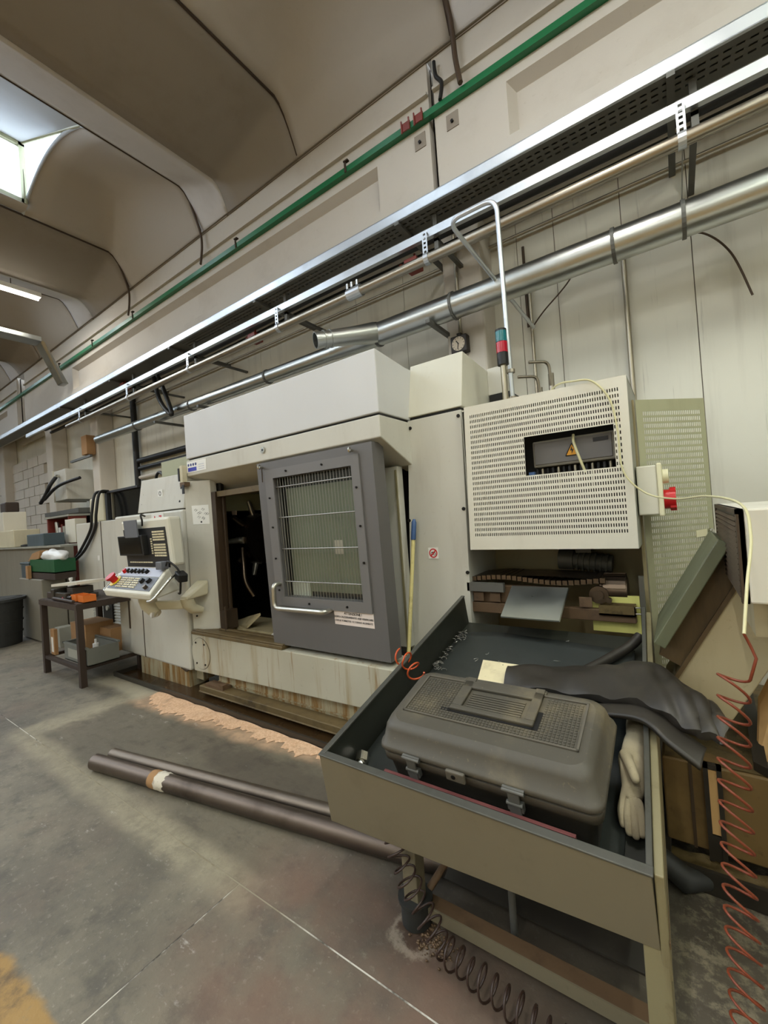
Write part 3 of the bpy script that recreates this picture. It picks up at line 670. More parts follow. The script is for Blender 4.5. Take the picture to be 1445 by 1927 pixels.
# ------------------------------------------------------------------ the lathe
def screw(p, parent, r=.009, ax=(0,-1,0), mat='bolt'):
    p = Vector(p); a = Vector(ax); return MB().cyl(p-a*.004, p+a*.005, r, 10).cyl(p+a*.005, p+a*.0055, r*.5, 6).build('screw', mat, parent)
def lathe():
    t = thing('lathe', (-2.4, 2.6, 0), 'large pale grey enclosed metal-turning machine with a dark grey sliding door', 'machine')
    HX0, HX1, YF, YC = -3.41, -1.38, 2.0, 2.33
    # hood
    u = MB().plate([(HX1, YF, 1.955), (HX1, YF, 2.328), (HX1, 2.33, 2.295), (HX1, 3.1, 2.295), (HX1, 3.1, 1.955)], (HX0-HX1, 0, 0)).build('upper_hood', 'hood_paint_skylit', t, bevel=.006)
    lo = MB().plate([(HX1, YF, 1.81), (HX1, YF, 1.94), (HX1, YC+.1, 1.94), (HX1, YC+.1, 1.64), (HX1, YC, 1.667)], (HX0-HX1, 0, 0)).build('lower_hood', 'machine_paint', t, bevel=.006)
    MB().box(HX0+.01, HX1-.01, YF+.02, 3.0, 1.938, 1.957).build('hood_gap', 'black', t)
    s = MB().cyl((-2.41, 2.0, 1.885), (-2.41, 1.99, 1.885), .022, 14).build('hood_lock', 'chrome', t); MB().cyl((-2.41, 1.99, 1.885), (-2.41, 1.988, 1.885), .008, 8).build('keyhole', 'black', s)
    # column and cap
    c = MB().hexa([(-1.50, YC, .2), (-1.06, YC, .2), (-1.06, 3.0, .2), (-1.50, 3.0, .2), (-1.392, YC, 1.95), (-1.017, YC, 1.95), (-1.017, 3.0, 1.95), (-1.392, 3.0, 1.95)]).build('column_panel', 'machine_paint', t, bevel=.004)
    for x, z in ((-1.372, 1.90), (-1.036, 1.915), (-1.43, 1.31), (-1.045, 1.36), (-1.05, .98)): screw((x, YC, z), c, .011)
    MB().hexa([(-1.385, YC, 1.97), (-1.012, YC, 1.97), (-1.012, 2.84, 1.97), (-1.385, 2.84, 1.97), (-1.385, YC+.075, 2.32), (-1.012, YC+.075, 2.32), (-1.012, 2.84, 2.29), (-1.385, 2.84, 2.29)]).build('column_cap', 'cap_paint', t, bevel=.005)
    MB().box(-1.38, -1.03, YC+.02, 2.8, 1.945, 1.975).build('cap_gap', 'black', t)
    b = MB().box(-1.012, -.905, 2.8, 3.0, 2.12, 2.305).build('rear_box', 'machine_paint', t, bevel=.004); MB().box(-1.0, -.86, 2.79, 2.98, 2.05, 2.12).build('rear_box_foot', 'black', b)
    sg = MB().box(-1.304, -1.236, YC-.003, YC, 1.063, 1.132).build('prohibition_sign', 'white', t)
    cx, cz = -1.27, 1.0975
    MB().ring((cx, YC-.003, cz), (0,-1,0), .022, .029, .001, 24).build('red_ring', 'red', sg)
    MB().box(-.004, .004, 0, .0012, -.024, .024, lambda p, q, r: (cx+(p+r)*.7071, YC-.0045+q, cz+(r-p)*.7071)).build('red_bar', 'red', sg)
    MB().ring((cx-.009, YC-.003, cz-.004), (0,-1,0), .006, .009, .0008, 12).ring((cx+.009, YC-.003, cz-.006), (0,-1,0), .006, .009, .0008, 12).box(cx-.012, cx+.012, YC-.004, YC-.003, cz+.004, cz+.008).build('figure', 'ink', sg)
    # strip between door and column, with edge profile
    MB().box(-1.74, -1.455, YC-.06, YC, .5, 1.665).build('door_post', 'machine_paint', t, bevel=.004)
    e = MB().box(-1.475, -1.462, YC-.068, YC-.06, .45, 1.64).build('post_edge', 'table_side', t)
    # left fixed panel, turned slightly inwards
    A, B_ = (-3.43, 1.975), (-3.245, 2.10)
    lp = MB().hexa([(A[0], A[1], .50), (B_[0]+.02, B_[1], .50), (B_[0]+.02, B_[1]+.06, .50), (A[0], A[1]+.1, .50), (A[0], A[1], 1.765), (B_[0], B_[1], 1.765), (B_[0], B_[1]+.06, 1.765), (A[0], A[1]+.1, 1.765)]).build('left_panel', 'machine_paint', t, bevel=.004)
    d = Vector((B_[0]-A[0], B_[1]-A[1], 0)).normalized(); nrm = Vector((d.y, -d.x, 0))
    def onp(s, z, o=.002): return Vector((A[0], A[1], z))+d*s+nrm*o
    p = MB().plate([onp(.06, 1.395), onp(.20, 1.39), onp(.20, 1.555), onp(.055, 1.555)], nrm*.001).build('instruction_sheet', 'white', lp)
    random.seed(3)
    for k in range(9):
        s0 = .075+random.random()*.1; z0 = 1.43+random.random()*.1
        MB().tube([onp(s0, z0, .004), onp(s0+.012, z0+.012, .004), onp(s0+.026, z0+.002, .004), onp(s0+.01, z0-.008, .004)], .0012, 4).build('diagram_line', 'ink', p)
    MB().plate([onp(.125, 1.405, .0035), onp(.137, 1.405, .0035), onp(.137, 1.42, .0035), onp(.125, 1.42, .0035)], nrm*.0008).build('diagram_mark', 'ink', p)
    screw(onp(.04, .62), lp, .008, nrm); screw(onp(.2, .53), lp, .008, nrm); screw(onp(.04, .86), lp, .008, nrm)
    # opening frame and dark working space
    MB().box(-3.245, -3.185, 2.10, 2.16, .5, 1.66).box(-3.2, -3.165, 2.16, 2.19, .5, 1.62).build('opening_frame', 'frame_brown', t, bevel=.006)
    MB().box(-3.2, -2.35, 2.12, 2.2, 1.615, 1.66).build('opening_lintel', 'dirty_ledge', t)
    MB().box(-3.18, -3.12, 2.07, 2.2, .50, .66).cyl((-3.10, 2.07, .5), (-3.10, 2.07, .7), .012, 8).build('rail_stop', 'frame_brown', t, bevel=.004)
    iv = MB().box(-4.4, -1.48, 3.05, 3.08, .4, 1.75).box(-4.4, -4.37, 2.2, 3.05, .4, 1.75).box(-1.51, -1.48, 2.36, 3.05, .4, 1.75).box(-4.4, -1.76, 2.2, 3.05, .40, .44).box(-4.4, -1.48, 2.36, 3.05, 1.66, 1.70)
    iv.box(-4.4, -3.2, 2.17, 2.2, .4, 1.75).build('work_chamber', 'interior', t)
    MB().box(-3.4, -2.45, 2.2, 2.55, .44, .49).plate([(-3.36, 2.3, .46), (-3.0, 2.2, .50), (-2.9, 2.26, .60), (-3.18, 2.34, .53)], (0, 0, .02)).build('chamber_sill', 'conveyor_beige', t)
    MB().plate([(-2.62, 2.12, .50), (-2.47, 2.12, .50), (-2.44, 2.12, .62)], (0, .01, 0)).build('white_plate', 'white', t)
    # tool turret inside
    tr = MB().cyl((-3.52, 2.7, 1.22), (-3.28, 2.7, 1.22), .24, 12).build('turret', 'oily_metal', t, bevel=.01)
    random.seed(5)
    for k in range(10):
        a = 2*PI*k/10
        r0, r1 = .22, .34+.05*random.random(); cy_, cz_ = 2.7, 1.22
        m = MB().cyl((-3.38, cy_+r0*math.cos(a), cz_+r0*math.sin(a)), (-3.38, cy_+r1*math.cos(a), cz_+r1*math.sin(a)), .03, 10, .02)
        m.box(-3.43, -3.33, -.03, .03, .20, .25, lambda x, y, z, a=a: (x, cy_+z*math.cos(a)-y*math.sin(a), cz_+z*math.sin(a)+y*math.cos(a)))
        m.build('tool_holder', 'silver_bits' if k % 2 else 'oily_metal', tr)
    MB().tube(smooth_path([(-3.30, 2.42, 1.15), (-3.24, 2.38, 1.0), (-3.2, 2.36, .85), (-3.15, 2.4, .72)]), .02, 8).build('coolant_hose', 'oily_metal', tr)
    MB().box(-3.42, -3.36, 2.42, 2.43, 1.46, 1.50).build('tag_plate', 'paper_pink', tr)
    # base
    bp = MB().hexa([(-3.42, 1.955, .168), (-1.3, 1.955, .218), (-1.3, 2.2, .218), (-3.42, 2.2, .168), (-3.43, 1.955, .475), (-1.3, 1.955, .475), (-1.3, 2.2, .475), (-3.43, 2.2, .475)]).build('base_panel', 'base_rust', t, bevel=.006)
    MB().ring((-3.305, 1.956, .325), (0,-1,0), .126, .1305, .0035, 40).build('cover_gap', 'frame_brown', bp)
    hc = MB().cyl((-3.305, 1.955, .325), (-3.305, 1.951, .325), .128, 36).build('round_cover', 'base_rust', bp, bevel=.001)
    for dx, dz in ((-.06, .085), (.06, .08), (-.06, -.085), (.06, -.085)): screw((-3.305+dx, 1.951, .325+dz), hc, .008)
    MB().box(-3.43, -2.3, 1.95, 2.14, .475, .50).box(-3.43, -2.3, 1.96, 2.0, .50, .512).box(-3.2, -2.3, 2.06, 2.10, .5, .515).build('sill_track', 'dirty_ledge', t, bevel=.004)
    MB().box(-3.16, -1.2, 2.01, 2.2, .03, .23).box(-3.16, -1.2, 2.0, 2.012, .10, .108).build('lower_skirt', 'plinth_rust', t)
    MB().box(-3.28, -1.0, 1.905, 2.005, .035, .085).box(-3.28, -1.0, 1.897, 1.908, .035, .045).build('foot_beam', 'dirty_ledge', t, bevel=.006)
    MB().box(-3.22, -2.98, 1.92, 2.0, .085, .105).box(-3.03, -2.98, 1.92, 1.96, .105, .125).build('foot_block', 'rusty', t)
    MB().box(-3.0, -2.75, 1.95, 2.1, .002, .05).box(-2.0, -1.8, 1.95, 2.1, .002, .055).build('levelling_foot', 'rusty', t)
    # left control cabinet, lower and upper
    lc = MB().hexa([(-4.74, 1.95, .175), (-3.47, 1.95, .155), (-3.47, 2.14, .155), (-4.74, 2.14, .175), (-4.71, 1.95, 1.537), (-3.43, 1.95, 1.532), (-3.43, 2.14, 1.532), (-4.71, 2.14, 1.537)]).build('lower_cabinet', 'machine_paint', t, bevel=.018)
    MB().box(-4.53, -4.50, 1.947, 1.955, .42, .86).build('vent_slot', 'frame_brown', lc); MB().box(-4.245, -4.235, 1.947, 1.955, .175, .95).build('door_seam', 'frame_brown', lc)
    MB().plate([(-3.62, 1.945, .165), (-3.5, 1.945, .16), (-3.54, 1.945, .14)], (0, .05, 0)).build('corner_nick', 'frame_brown', lc)
    ap = MB().box(-3.95, -3.74, 1.944, 1.949, 1.40, 1.525).build('machine_number_label', 'white', lc)
    text('A-7', .105, facing((-3.845, 1.9435, 1.46), *FRONT), 'label_red', ap)
    uc = MB().hexa([(-4.235, 1.96, 1.545), (-3.43, 1.96, 1.54), (-3.43, 2.25, 1.54), (-4.235, 2.25, 1.545), (-4.21, 2.0, 1.855), (-3.42, 2.0, 1.84), (-3.42, 2.25, 1.84), (-4.21, 2.25, 1.855)]).build('upper_cabinet', 'machine_paint', t, bevel=.006)
    for x, z in ((-4.17, 1.62), (-3.50, 1.60), (-4.15, 1.71), (-3.49, 1.72)): screw((x, 1.965+(z-1.54)*.13, z), uc, .014, (0, -1, .1))
    stk = MB().box(-3.87, -3.79, 1.975, 1.98, 1.67, 1.735).build('round_sticker', 'white', uc); MB().ring((-3.83, 1.975, 1.70), (0,-1,0), .014, .02, .0012, 16).build('sticker_ring', 'ink', stk)
    MB().box(-4.30, -3.4, 2.25, 2.8, 1.5, 2.06).build('rear_cabinet', 'side_olive', t)
    MB().box(-4.36, -3.95, 1.962, 2.14, .004, .172).box(-3.947, -3.52, 1.962, 2.14, .004, .165).box(-4.62, -4.36, 2.06, 2.14, .004, .175).box(-3.52, -3.42, 2.03, 2.14, .06, .16).build('cabinet_plinth', 'plinth_rust', t)
    # warning label and door switch at the top left
    wl = MB().box(-3.40, -3.125, YF-.003, YF, 1.835, 1.925).build('warning_label', 'white', t)
    MB().box(-3.385, -3.26, YF-.0042, YF-.003, 1.843, 1.875).build('blue_field', 'label_blue', wl)
    for k in range(4):
        MB().cyl((-3.375+k*.036, YF-.0032, 1.898), (-3.375+k*.036, YF-.0045, 1.898), .012, 12).build('pictogram', 'ink_blue', wl)
    for k in range(3): MB().box(-3.23, -3.15, YF-.0042, YF-.003, 1.85+k*.018, 1.854+k*.018).build('text_line', 'panel_lilac', wl)
    sw = MB().box(-3.45, -3.41, 1.955, 2.0, 1.755, 1.9).build('door_switch', 'arm_cream', t, bevel=.004)
    MB().box(-3.47, -3.452, 1.95, 1.98, 1.77, 1.88).build('switch_tongue', 'dark_grey', sw); MB().box(-3.43, -3.36, 1.94, 1.99, 1.72, 1.755).build('switch_roller', 'rusty', sw); MB().box(-3.385, -3.355, 1.93, 1.936, 1.655, 1.73).build('switch_key', 'dark_grey', sw)
    # sliding door
    DX0, DX1, DY = -2.45, -1.42, 1.98
    BLx, BRx, zb, zt = -2.41, -1.405, .505, 1.79
    def D(u, v, o=0):     # u along, v up (metres from bottom), o towards the room
        f = v; x0 = BLx+(DX0-.02-BLx)*f; x1 = BRx+(DX1-.015-BRx)*f
        return Vector((x0+(x1-x0)*u, DY-o, zb+(zt-zb)*f))
    wu0, wu1, wv0, wv1 = .165, .845, .265, .905     # window opening
    body = MB()
    for (a, b, c_, d_) in ((0, wu0, 0, 1), (wu1, 1, 0, 1), (wu0, wu1, 0, wv0), (wu0, wu1, wv1, 1)):
        q = [D(a, c_), D(b, c_), D(b, d_), D(a, d_)]; k = Vector((0, .12 if False else .115, 0))
        body.add(q+[p+k for p in q], [(0,1,2,3), (7,6,5,4), (0,4,5,1), (1,5,6,2), (2,6,7,3), (3,7,4,0)])
    dr = body.build('sliding_door', 'door_grey', t)
    fr = MB(); f0, f1, g0, g1 = .085, .905, .215, .955
    for (a, b, c_, d_) in ((f0, wu0, g0, g1), (wu1, f1, g0, g1), (wu0, wu1, g0, wv0), (wu0, wu1, wv1, g1)):
        q = [D(a, c_, .012), D(b, c_, .012), D(b, d_, .012), D(a, d_, .012)]; fr.add(q+[p+Vector((0, .02, 0)) for p in q], [(0,1,2,3), (7,6,5,4), (0,4,5,1), (1,5,6,2), (2,6,7,3), (3,7,4,0)])
    fr.build('window_frame', 'door_frame_grey', dr)
    for u, v in ((.125, .30), (.122, .47), (.122, .64), (.118, .8), (.30, .933), (.62, .933), (.875, .8), (.878, .62), (.88, .45), (.40, .238), (.72, .238)): screw(D(u, v, .014), dr, .007)
    q = [D(wu0-.01, wv0-.01, -.05), D(wu1+.01, wv0-.01, -.05), D(wu1+.01, wv1+.01, -.05), D(wu0-.01, wv1+.01, -.05)]
    MB().plate(q, (0, .006, 0)).build('window_pane', 'door_glass', dr)
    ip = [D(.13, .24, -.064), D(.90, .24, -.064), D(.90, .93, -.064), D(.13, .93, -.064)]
    MB().plate(ip, (0, .01, 0)).build('reflection_panel', 'reflected_green', dr)  # pale sheet standing in for the room's reflection in the door glass
    MB().plate([D(.60, .485, -.0625), D(.67, .485, -.0625), D(.67, .555, -.0625), D(.60, .555, -.0625)], (0, .002, 0)).build('inner_sticker', 'paper_pink', dr)
    MB().plate([D(.185, .262, -.058), D(.35, .262, -.058), D(.35, .34, -.058), D(.185, .34, -.058)], (0, .003, 0)).build('white_card', 'white', dr)
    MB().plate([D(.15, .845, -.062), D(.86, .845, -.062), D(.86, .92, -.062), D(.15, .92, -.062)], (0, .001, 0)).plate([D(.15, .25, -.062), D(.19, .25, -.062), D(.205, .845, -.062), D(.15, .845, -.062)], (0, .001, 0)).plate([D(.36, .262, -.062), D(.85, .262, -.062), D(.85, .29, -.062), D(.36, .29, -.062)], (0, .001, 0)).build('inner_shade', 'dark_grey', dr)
    for v in (.855, .69, .52, .345): MB().cyl(D(wu0-.01, v, -.012), D(wu1+.01, v, -.012), .0042, 6).build('cross_rod', 'wire', dr)
    w = MB(); nb = 27
    for k in range(nb): u = wu0+(wu1-wu0)*(k+.5)/nb; w.cyl(D(u, wv0, -.018), D(u, wv1, -.018), .0021, 5)
    w.build('wire_grille', 'wire', dr, kind='stuff')
    hp = arc_path([D(.135, .335, 0), D(.13, .335, .065), D(.115, .21, .065), D(.57, .213, .065), D(.575, .213, 0)], .05, 6)
    MB().tube(hp, .0165, 12).build('door_handle', 'door_handle', dr)
    lb = MB().plate([D(.60, .148, .002), D(.905, .146, .002), D(.905, .232, .002), D(.598, .218, .002)], (0, .0015, 0)).build('notice_label', 'paper_pink', dr)
    tilt = facing(D(.74, .203, .0035), D(.9, .2)-D(.6, .196), D(.7, .6)-D(.7, .2))
    for body_, s_, v in (('ATTENZIONE !', .021, .205), ("DOPO L'AZZERAMENTO ASSI VERIFICARE", .0165, .187), ('CHE LE TORRETTE 1 E 2 SIANO ALLINEATE', .0155, .169)):
        text(body_, s_, facing(D(.75, v-.002, .0035), D(.9, .2)-D(.6, .203), D(.7, .6)-D(.7, .2)), 'ink', lb)
    for u, v in ((.06, .975), (.86, .975)):
        MB().ring(D(u, v, .0)+Vector((0, -.035, 0)), (1, .3, 0), .012, .018, .008, 14).cyl(D(u, v, 0), D(u, v, .03), .009, 8).build('eye_bolt', 'chrome', dr)
    MB().cyl(D(.085, .965, .03), D(.08, .89, .03), .004, 6).build('hanging_pin', 'seam', dr)
    # drip tray on the floor
    MB().box(-4.55, -1.05, 1.787, 1.80, .001, .042).box(-4.55, -4.53, 1.80, 2.3, .001, .042).build('drip_tray_lip', 'drip_black', t)
    MB().box(-4.53, -1.05, 1.80, 2.3, .001, .006).build('drip_tray_floor', 'oily_floor', t)
lathe()

# push stick leaning on the column
def stick():
    t = thing('push_stick', (-1.40, 2.13, .3), 'long yellowed stick with blue tip leaning against the machine column', 'stick')
    a, b = Vector((-1.366, 2.285, 1.318)), Vector((-1.428, 2.20, .46)); d = (a-b).normalized()
    MB().cyl(b-d*.45, a-d*.12, .0125, 10).build('shaft', 'stick_yellow', t)
    MB().tube([a-d*.13, a-d*.12, a-d*.02, a], [.015, .0165, .0155, .008], 12).build('blue_grip', 'blue_cap', t)
stick()

# ------------------------------------------------------------------ perforated enclosure right of the column
def slotted(m, P, nu, nv, skip=None, su=.55, sv=.62):
    "P(u,v)->Vector: sheet with nu x nv upright slots; skip(u0,u1,v0,v1) leaves a cell out"
    for j in range(nv):
        v0, v1 = j/nv, (j+1)/nv; dv = (v1-v0)*(1-sv)/2
        def quad(a, b, c, d): m.add([P(a, c), P(b, c), P(b, d), P(a, d)], [(0, 1, 2, 3)])
        cells = [i for i in range(nu) if not (skip and skip((i+.5)/nu, (v0+v1)/2))]
        runs = []; 
        for i in cells:
            if runs and runs[-1][1] == i: runs[-1][1] = i+1
            else: runs.append([i, i+1])
        for a, b in runs:
            quad(a/nu, b/nu, v0, v0+dv); quad(a/nu, b/nu, v1-dv, v1)
            w = (1/nu)*(1-su)
            quad(a/nu, a/nu+w/2, v0+dv, v1-dv)
            for i in range(a+1, b): quad(i/nu-w/2, i/nu+w/2, v0+dv, v1-dv)
            quad(b/nu-w/2, b/nu, v0+dv, v1-dv)
def enclosure():
    t = thing('perforated_enclosure', (-.57, 2.5, 1.115), 'off-white box with a slotted front sheet and a cut-out showing electrics', 'enclosure')
    TL, TR, BL, BR = Vector((-.985, 2.3, 1.948)), Vector((-.16, 2.3, 1.934)), Vector((-1.008, 2.3, 1.118)), Vector((-.163, 2.3, 1.113))
    def P(u, v): return (BL*(1-u)+BR*u)*(1-v)+(TL*(1-u)+TR*u)*v
    a0, a1, b0, b1 = .038, .958, .085, .945
    m = MB()
    slotted(m, lambda u, v: P(a0+(a1-a0)*u, b0+(b1-b0)*v), 70, 24, lambda u, v: .395 < u < .955 and .452 < v < .735, .46, .56)
    def q(a, b, c, d): m.add([P(a, c), P(b, c), P(b, d), P(a, d)], [(0,1,2,3)])
    q(0, 1, 0, b0); q(0, 1, b1, 1); q(0, a0, b0, b1); q(a1, 1, b0, b1)
    m.build('slotted_front', 'grille_white', t, solid=.0012)
    s = MB().box(-.166, -.160, 2.303, 2.8, 1.115, 1.932).build('side_sheet', 'grey_sheet', t)
    MB().box(-1.0, -.16, 2.303, 2.8, 1.926, 1.932).build('top_sheet', 'grille_white', t)
    MB().box(-1.005, -1.0, 2.303, 2.8, 1.115, 1.93).build('side_sheet', 'grey_sheet', t)
    MB().box(-1.0, -.17, 2.78, 2.8, 1.115, 1.926).box(-1.0, -.17, 2.31, 2.8, 1.116, 1.121).build('dark_back', 'interior', t)
    # terminal box seen through the cut-out
    bx = MB().box(-.64, -.23, 2.40, 2.55, 1.555, 1.70).build('terminal_box', 'partition_grey', t, bevel=.008)
    MB().box(-.63, -.25, 2.395, 2.40, 1.57, 1.69).build('terminal_cover', 'door_frame_grey', bx, bevel=.003)
    tri = [(-.47, 2.392, 1.60), (-.405, 2.392, 1.60), (-.4375, 2.392, 1.662)]
    wt = MB().plate(tri, (0, .002, 0)).build('warning_triangle', 'warning_yellow', bx)
    MB().plate([(-.4375, 2.3905, 1.648), (-.446, 2.3905, 1.624), (-.438, 2.3905, 1.626), (-.44, 2.3905, 1.606), (-.428, 2.3905, 1.632), (-.436, 2.3905, 1.630)], (0, .001, 0)).build('lightning_bolt', 'black', bx)
    for a, b in ((0, 1), (1, 2), (2, 0)): MB().tube([Vector(tri[a])+Vector((0, -.001, 0)), Vector(tri[b])+Vector((0, -.001, 0))], .0022, 4).build('triangle_edge', 'black', bx)
    MB().box(-.335, -.265, 2.392, 2.395, 1.655, 1.675).build('rating_plate', 'dark_grey', bx)
    for k in range(15):
        x = -.63+k*.028; m = MB().cyl((x, 2.43, 1.55), (x, 2.43, 1.515), .009, 8).cyl((x, 2.43, 1.515), (x+.004*math.sin(k*5), 2.42, 1.42), .005, 6)
        m.build('cable_gland', ('dark_grey', 'conduit', 'cable_black')[k % 3], t)
    MB().box(-.65, -.62, 2.33, 2.36, 1.505, 1.53).build('blue_connector', 'blue_cap', t)
    MB().tube(smooth_path([(-.425, 2.39, 1.705), (-.42, 2.36, 1.66), (-.395, 2.35, 1.57), (-.375, 2.36, 1.5)]), .007, 8).build('inner_cable', 'hose_cream', t)
enclosure()
cable('cream_cable', [(-.72, 2.9, 1.94), (-.52, 2.45, 1.985), (-.38, 2.29, 1.955), (-.30, 2.28, 1.93), (-.235, 2.285, 1.83), (-.212, 2.285, 1.68), (-.208, 2.285, 1.52), (-.175, 2.28, 1.43), (-.10, 2.27, 1.36), (.0, 2.1, 1.335), (.08, 1.75, 1.34), (.135, 1.45, 1.315), (.13, 1.25, 1.25), (.105, 1.12, 1.16), (.088, 1.05, 1.075)], (.0052, .003), 'hose_cream', 'cream cable draped over the perforated box towards the red coil hose', n=10, seg=8)
def isolator():
    t = thing('socket_box', (-.11, 2.42, 1.267), 'cream electrical socket box with a red plug on its right side', 'electrical box')
    MB().box(-.155, -.072, 2.36, 2.5, 1.265, 1.50).build('box_body', 'pendant_white', t, bevel=.006)
    MB().box(-.072, -.052, 2.352, 2.51, 1.258, 1.507).build('box_lid', 'socket_cream', t, bevel=.005)
    MB().cyl((-.052, 2.43, 1.445), (-.028, 2.43, 1.445), .034, 18).build('rotary_knob', 'socket_cream', t, bevel=.003)
    p = MB().cyl((-.052, 2.43, 1.335), (-.03, 2.43, 1.335), .046, 20).cyl((-.03, 2.43, 1.335), (-.005, 2.43, 1.335), .052, 14).build('red_plug', 'red', t, bevel=.003)
    for k in range(8):
        a = 2*PI*k/8; MB().box(-.028, -.004, 2.43+.05*math.cos(a)-.006, 2.43+.05*math.cos(a)+.006, 1.335+.05*math.sin(a)-.006, 1.335+.05*math.sin(a)+.006).build('grip_rib', 'red', p)
isolator()
def side_cabinet():
    t = thing('slotted_cabinet_door', (-.14, 2.5, .3), 'tall olive slotted door standing open behind the white perforated box', 'cabinet door')
    A = Vector((-.145, 2.52, 0)); d = Vector((.71, .70, 0)).normalized(); L = .41
    zt, zb = 1.852, .25
    def P(u, v): return A+d*(L*u)+Vector((.03*(1-v)*0, 0, zb+(zt-zb)*v))
    m = MB(); a0, a1, b0, b1 = .09, .93, .05, .965
    slotted(m, lambda u, v: P(a0+(a1-a0)*u, b0+(b1-b0)*v), 30, 46, None, .56, .64)
    def q(a, b, c, e): m.add([P(a, c), P(b, c), P(b, e), P(a, e)], [(0,1,2,3)])
    q(0, 1, 0, b0); q(0, 1, b1, 1); q(0, a0, b0, b1); q(a1, 1, b0, b1)
    m.build('slotted_sheet', 'cabinet_olive', t, solid=.0012)
    n = Vector((d.y, -d.x, 0))
    MB().plate([P(.72, .545)+n*.004, P(.88, .548)+n*.004, P(.88, .57)+n*.004, P(.72, .567)+n*.004], n*.003).build('name_plate', 'socket_cream', t)
    c = P(.94, .563); MB().cyl(c, c+n*.012, .014, 12).cyl(c+n*.012, c+n*.02, .008, 10).build('door_lock', 'chrome', t)
    t2 = thing('machine_side_cabinet', (-.3, 2.9, .2), 'beige cabinet wall in shadow under and behind the perforated box', 'cabinet')
    MB().box(-1.05, -.165, 2.78, 3.3, .2, 1.11).box(-.165, -.15, 2.5, 3.3, .2, 1.85).build('cabinet_shell', 'cavity_beige', t2)
side_cabinet()

def conveyor_under():
    t = thing('parts_conveyor', (-.6, 2.45, .6), 'rusty oily parts conveyor under the perforated box, with geared motor', 'conveyor')
    MB().box(-1.06, -.20, 2.36, 2.40, .74, .80).box(-1.06, -.55, 2.38, 2.42, .80, .90).build('rusty_beam', 'rusty', t, bevel=.004)
    for x in (-1.03, -.93, -.45): MB().box(x, x+.06, 2.352, 2.36, .81, .86).build('bracket_plate', 'rusty', t)
    MB().box(-1.06, -.84, 2.33, 2.36, .87, .92).build('dark_flat_bar', 'grey_sheet' if False else 'tray_dark', t)
    bl = MB().grid(lambda u, v: (-1.05+.72*u, 2.38+.25*v, .94+.02*math.sin(u*3)), 20, 4)
    for k in range(24): x = -1.04+k*.03; bl.box(x, x+.024, 2.372, 2.64, .925+.012*math.sin(k*.3), .95+.012*math.sin(k*.3))
    bl.build('hinged_belt', 'oily_metal', t)
    hd = MB(); 
    for k in range(9):
        a = PI*.9-k*.26; hd.box(-.36, -.26, -.012, .012, .065, .08, lambda x, y, z, a=a: (x+.02, 2.46+z*math.cos(a)*.9-y*math.sin(a), .89+z*math.sin(a)+y*math.cos(a)))
    hd.cyl((-.36, 2.46, .885), (-.235, 2.46, .885), .066, 18).build('belt_return_drum', 'oily_metal', t)
    b = MB().cyl((-.36, 2.40, .87), (-.36, 2.375, .87), .045, 18).cyl((-.36, 2.375, .87), (-.36, 2.362, .87), .025, 14).cyl((-.315, 2.39, .845), (-.315, 2.365, .845), .014, 10).build('bearing', 'oily_metal', t, bevel=.002)
    mo = MB().cyl((-.53, 2.66, 1.015), (-.32, 2.66, .99), .05, 16).cyl((-.6, 2.66, 1.02), (-.52, 2.66, 1.015), .06, 16).box(-.5, -.42, 2.62, 2.7, 1.06, 1.08)
    for k in range(6): mo.ring((-.5+k*.03, 2.66, 1.012-k*.004), (1, 0, -.14), .048, .058, .008, 14)
    mo.build('geared_motor', 'tray_dark', t)
    yb = MB().box(-.40, -.185, 2.40, 2.42, .68, .865).build('yellow_green_shield', 'yellow_green', t)
    MB().box(-.36, -.20, 2.345, 2.40, .775, .785).box(-.36, -.20, 2.345, 2.35, .775, .825).box(-.205, -.20, 2.345, 2.40, .775, .825).box(-.36, -.2, 2.395, 2.4, .775, .83).build('catch_tray', 'chips', t)
    for z in (.79, .82): MB().cyl((-.20, 2.35, z), (-.165, 2.35, z+.002), .004, 6).build('tray_hook', 'wire', t)
conveyor_under()
o = MB().plate([(-.795, 2.135, .785), (-.505, 2.135, .785), (-.50, 2.36, .905), (-.80, 2.36, .905)], (0, .001, -.003)).plate([(-.795, 2.135, .785), (-.505, 2.135, .785), (-.505, 2.138, .778), (-.795, 2.138, .778)], (0, .002, 0)).plate([(-.505, 2.135, .785), (-.50, 2.36, .905), (-.497, 2.36, .899), (-.502, 2.135, .779)], (-.001, 0, 0)).build('sheet_metal_chute', 'sheet_metal')
tag(o, 'bare bright sheet-metal chute sloping from the conveyor into the tray', 'metal sheet')

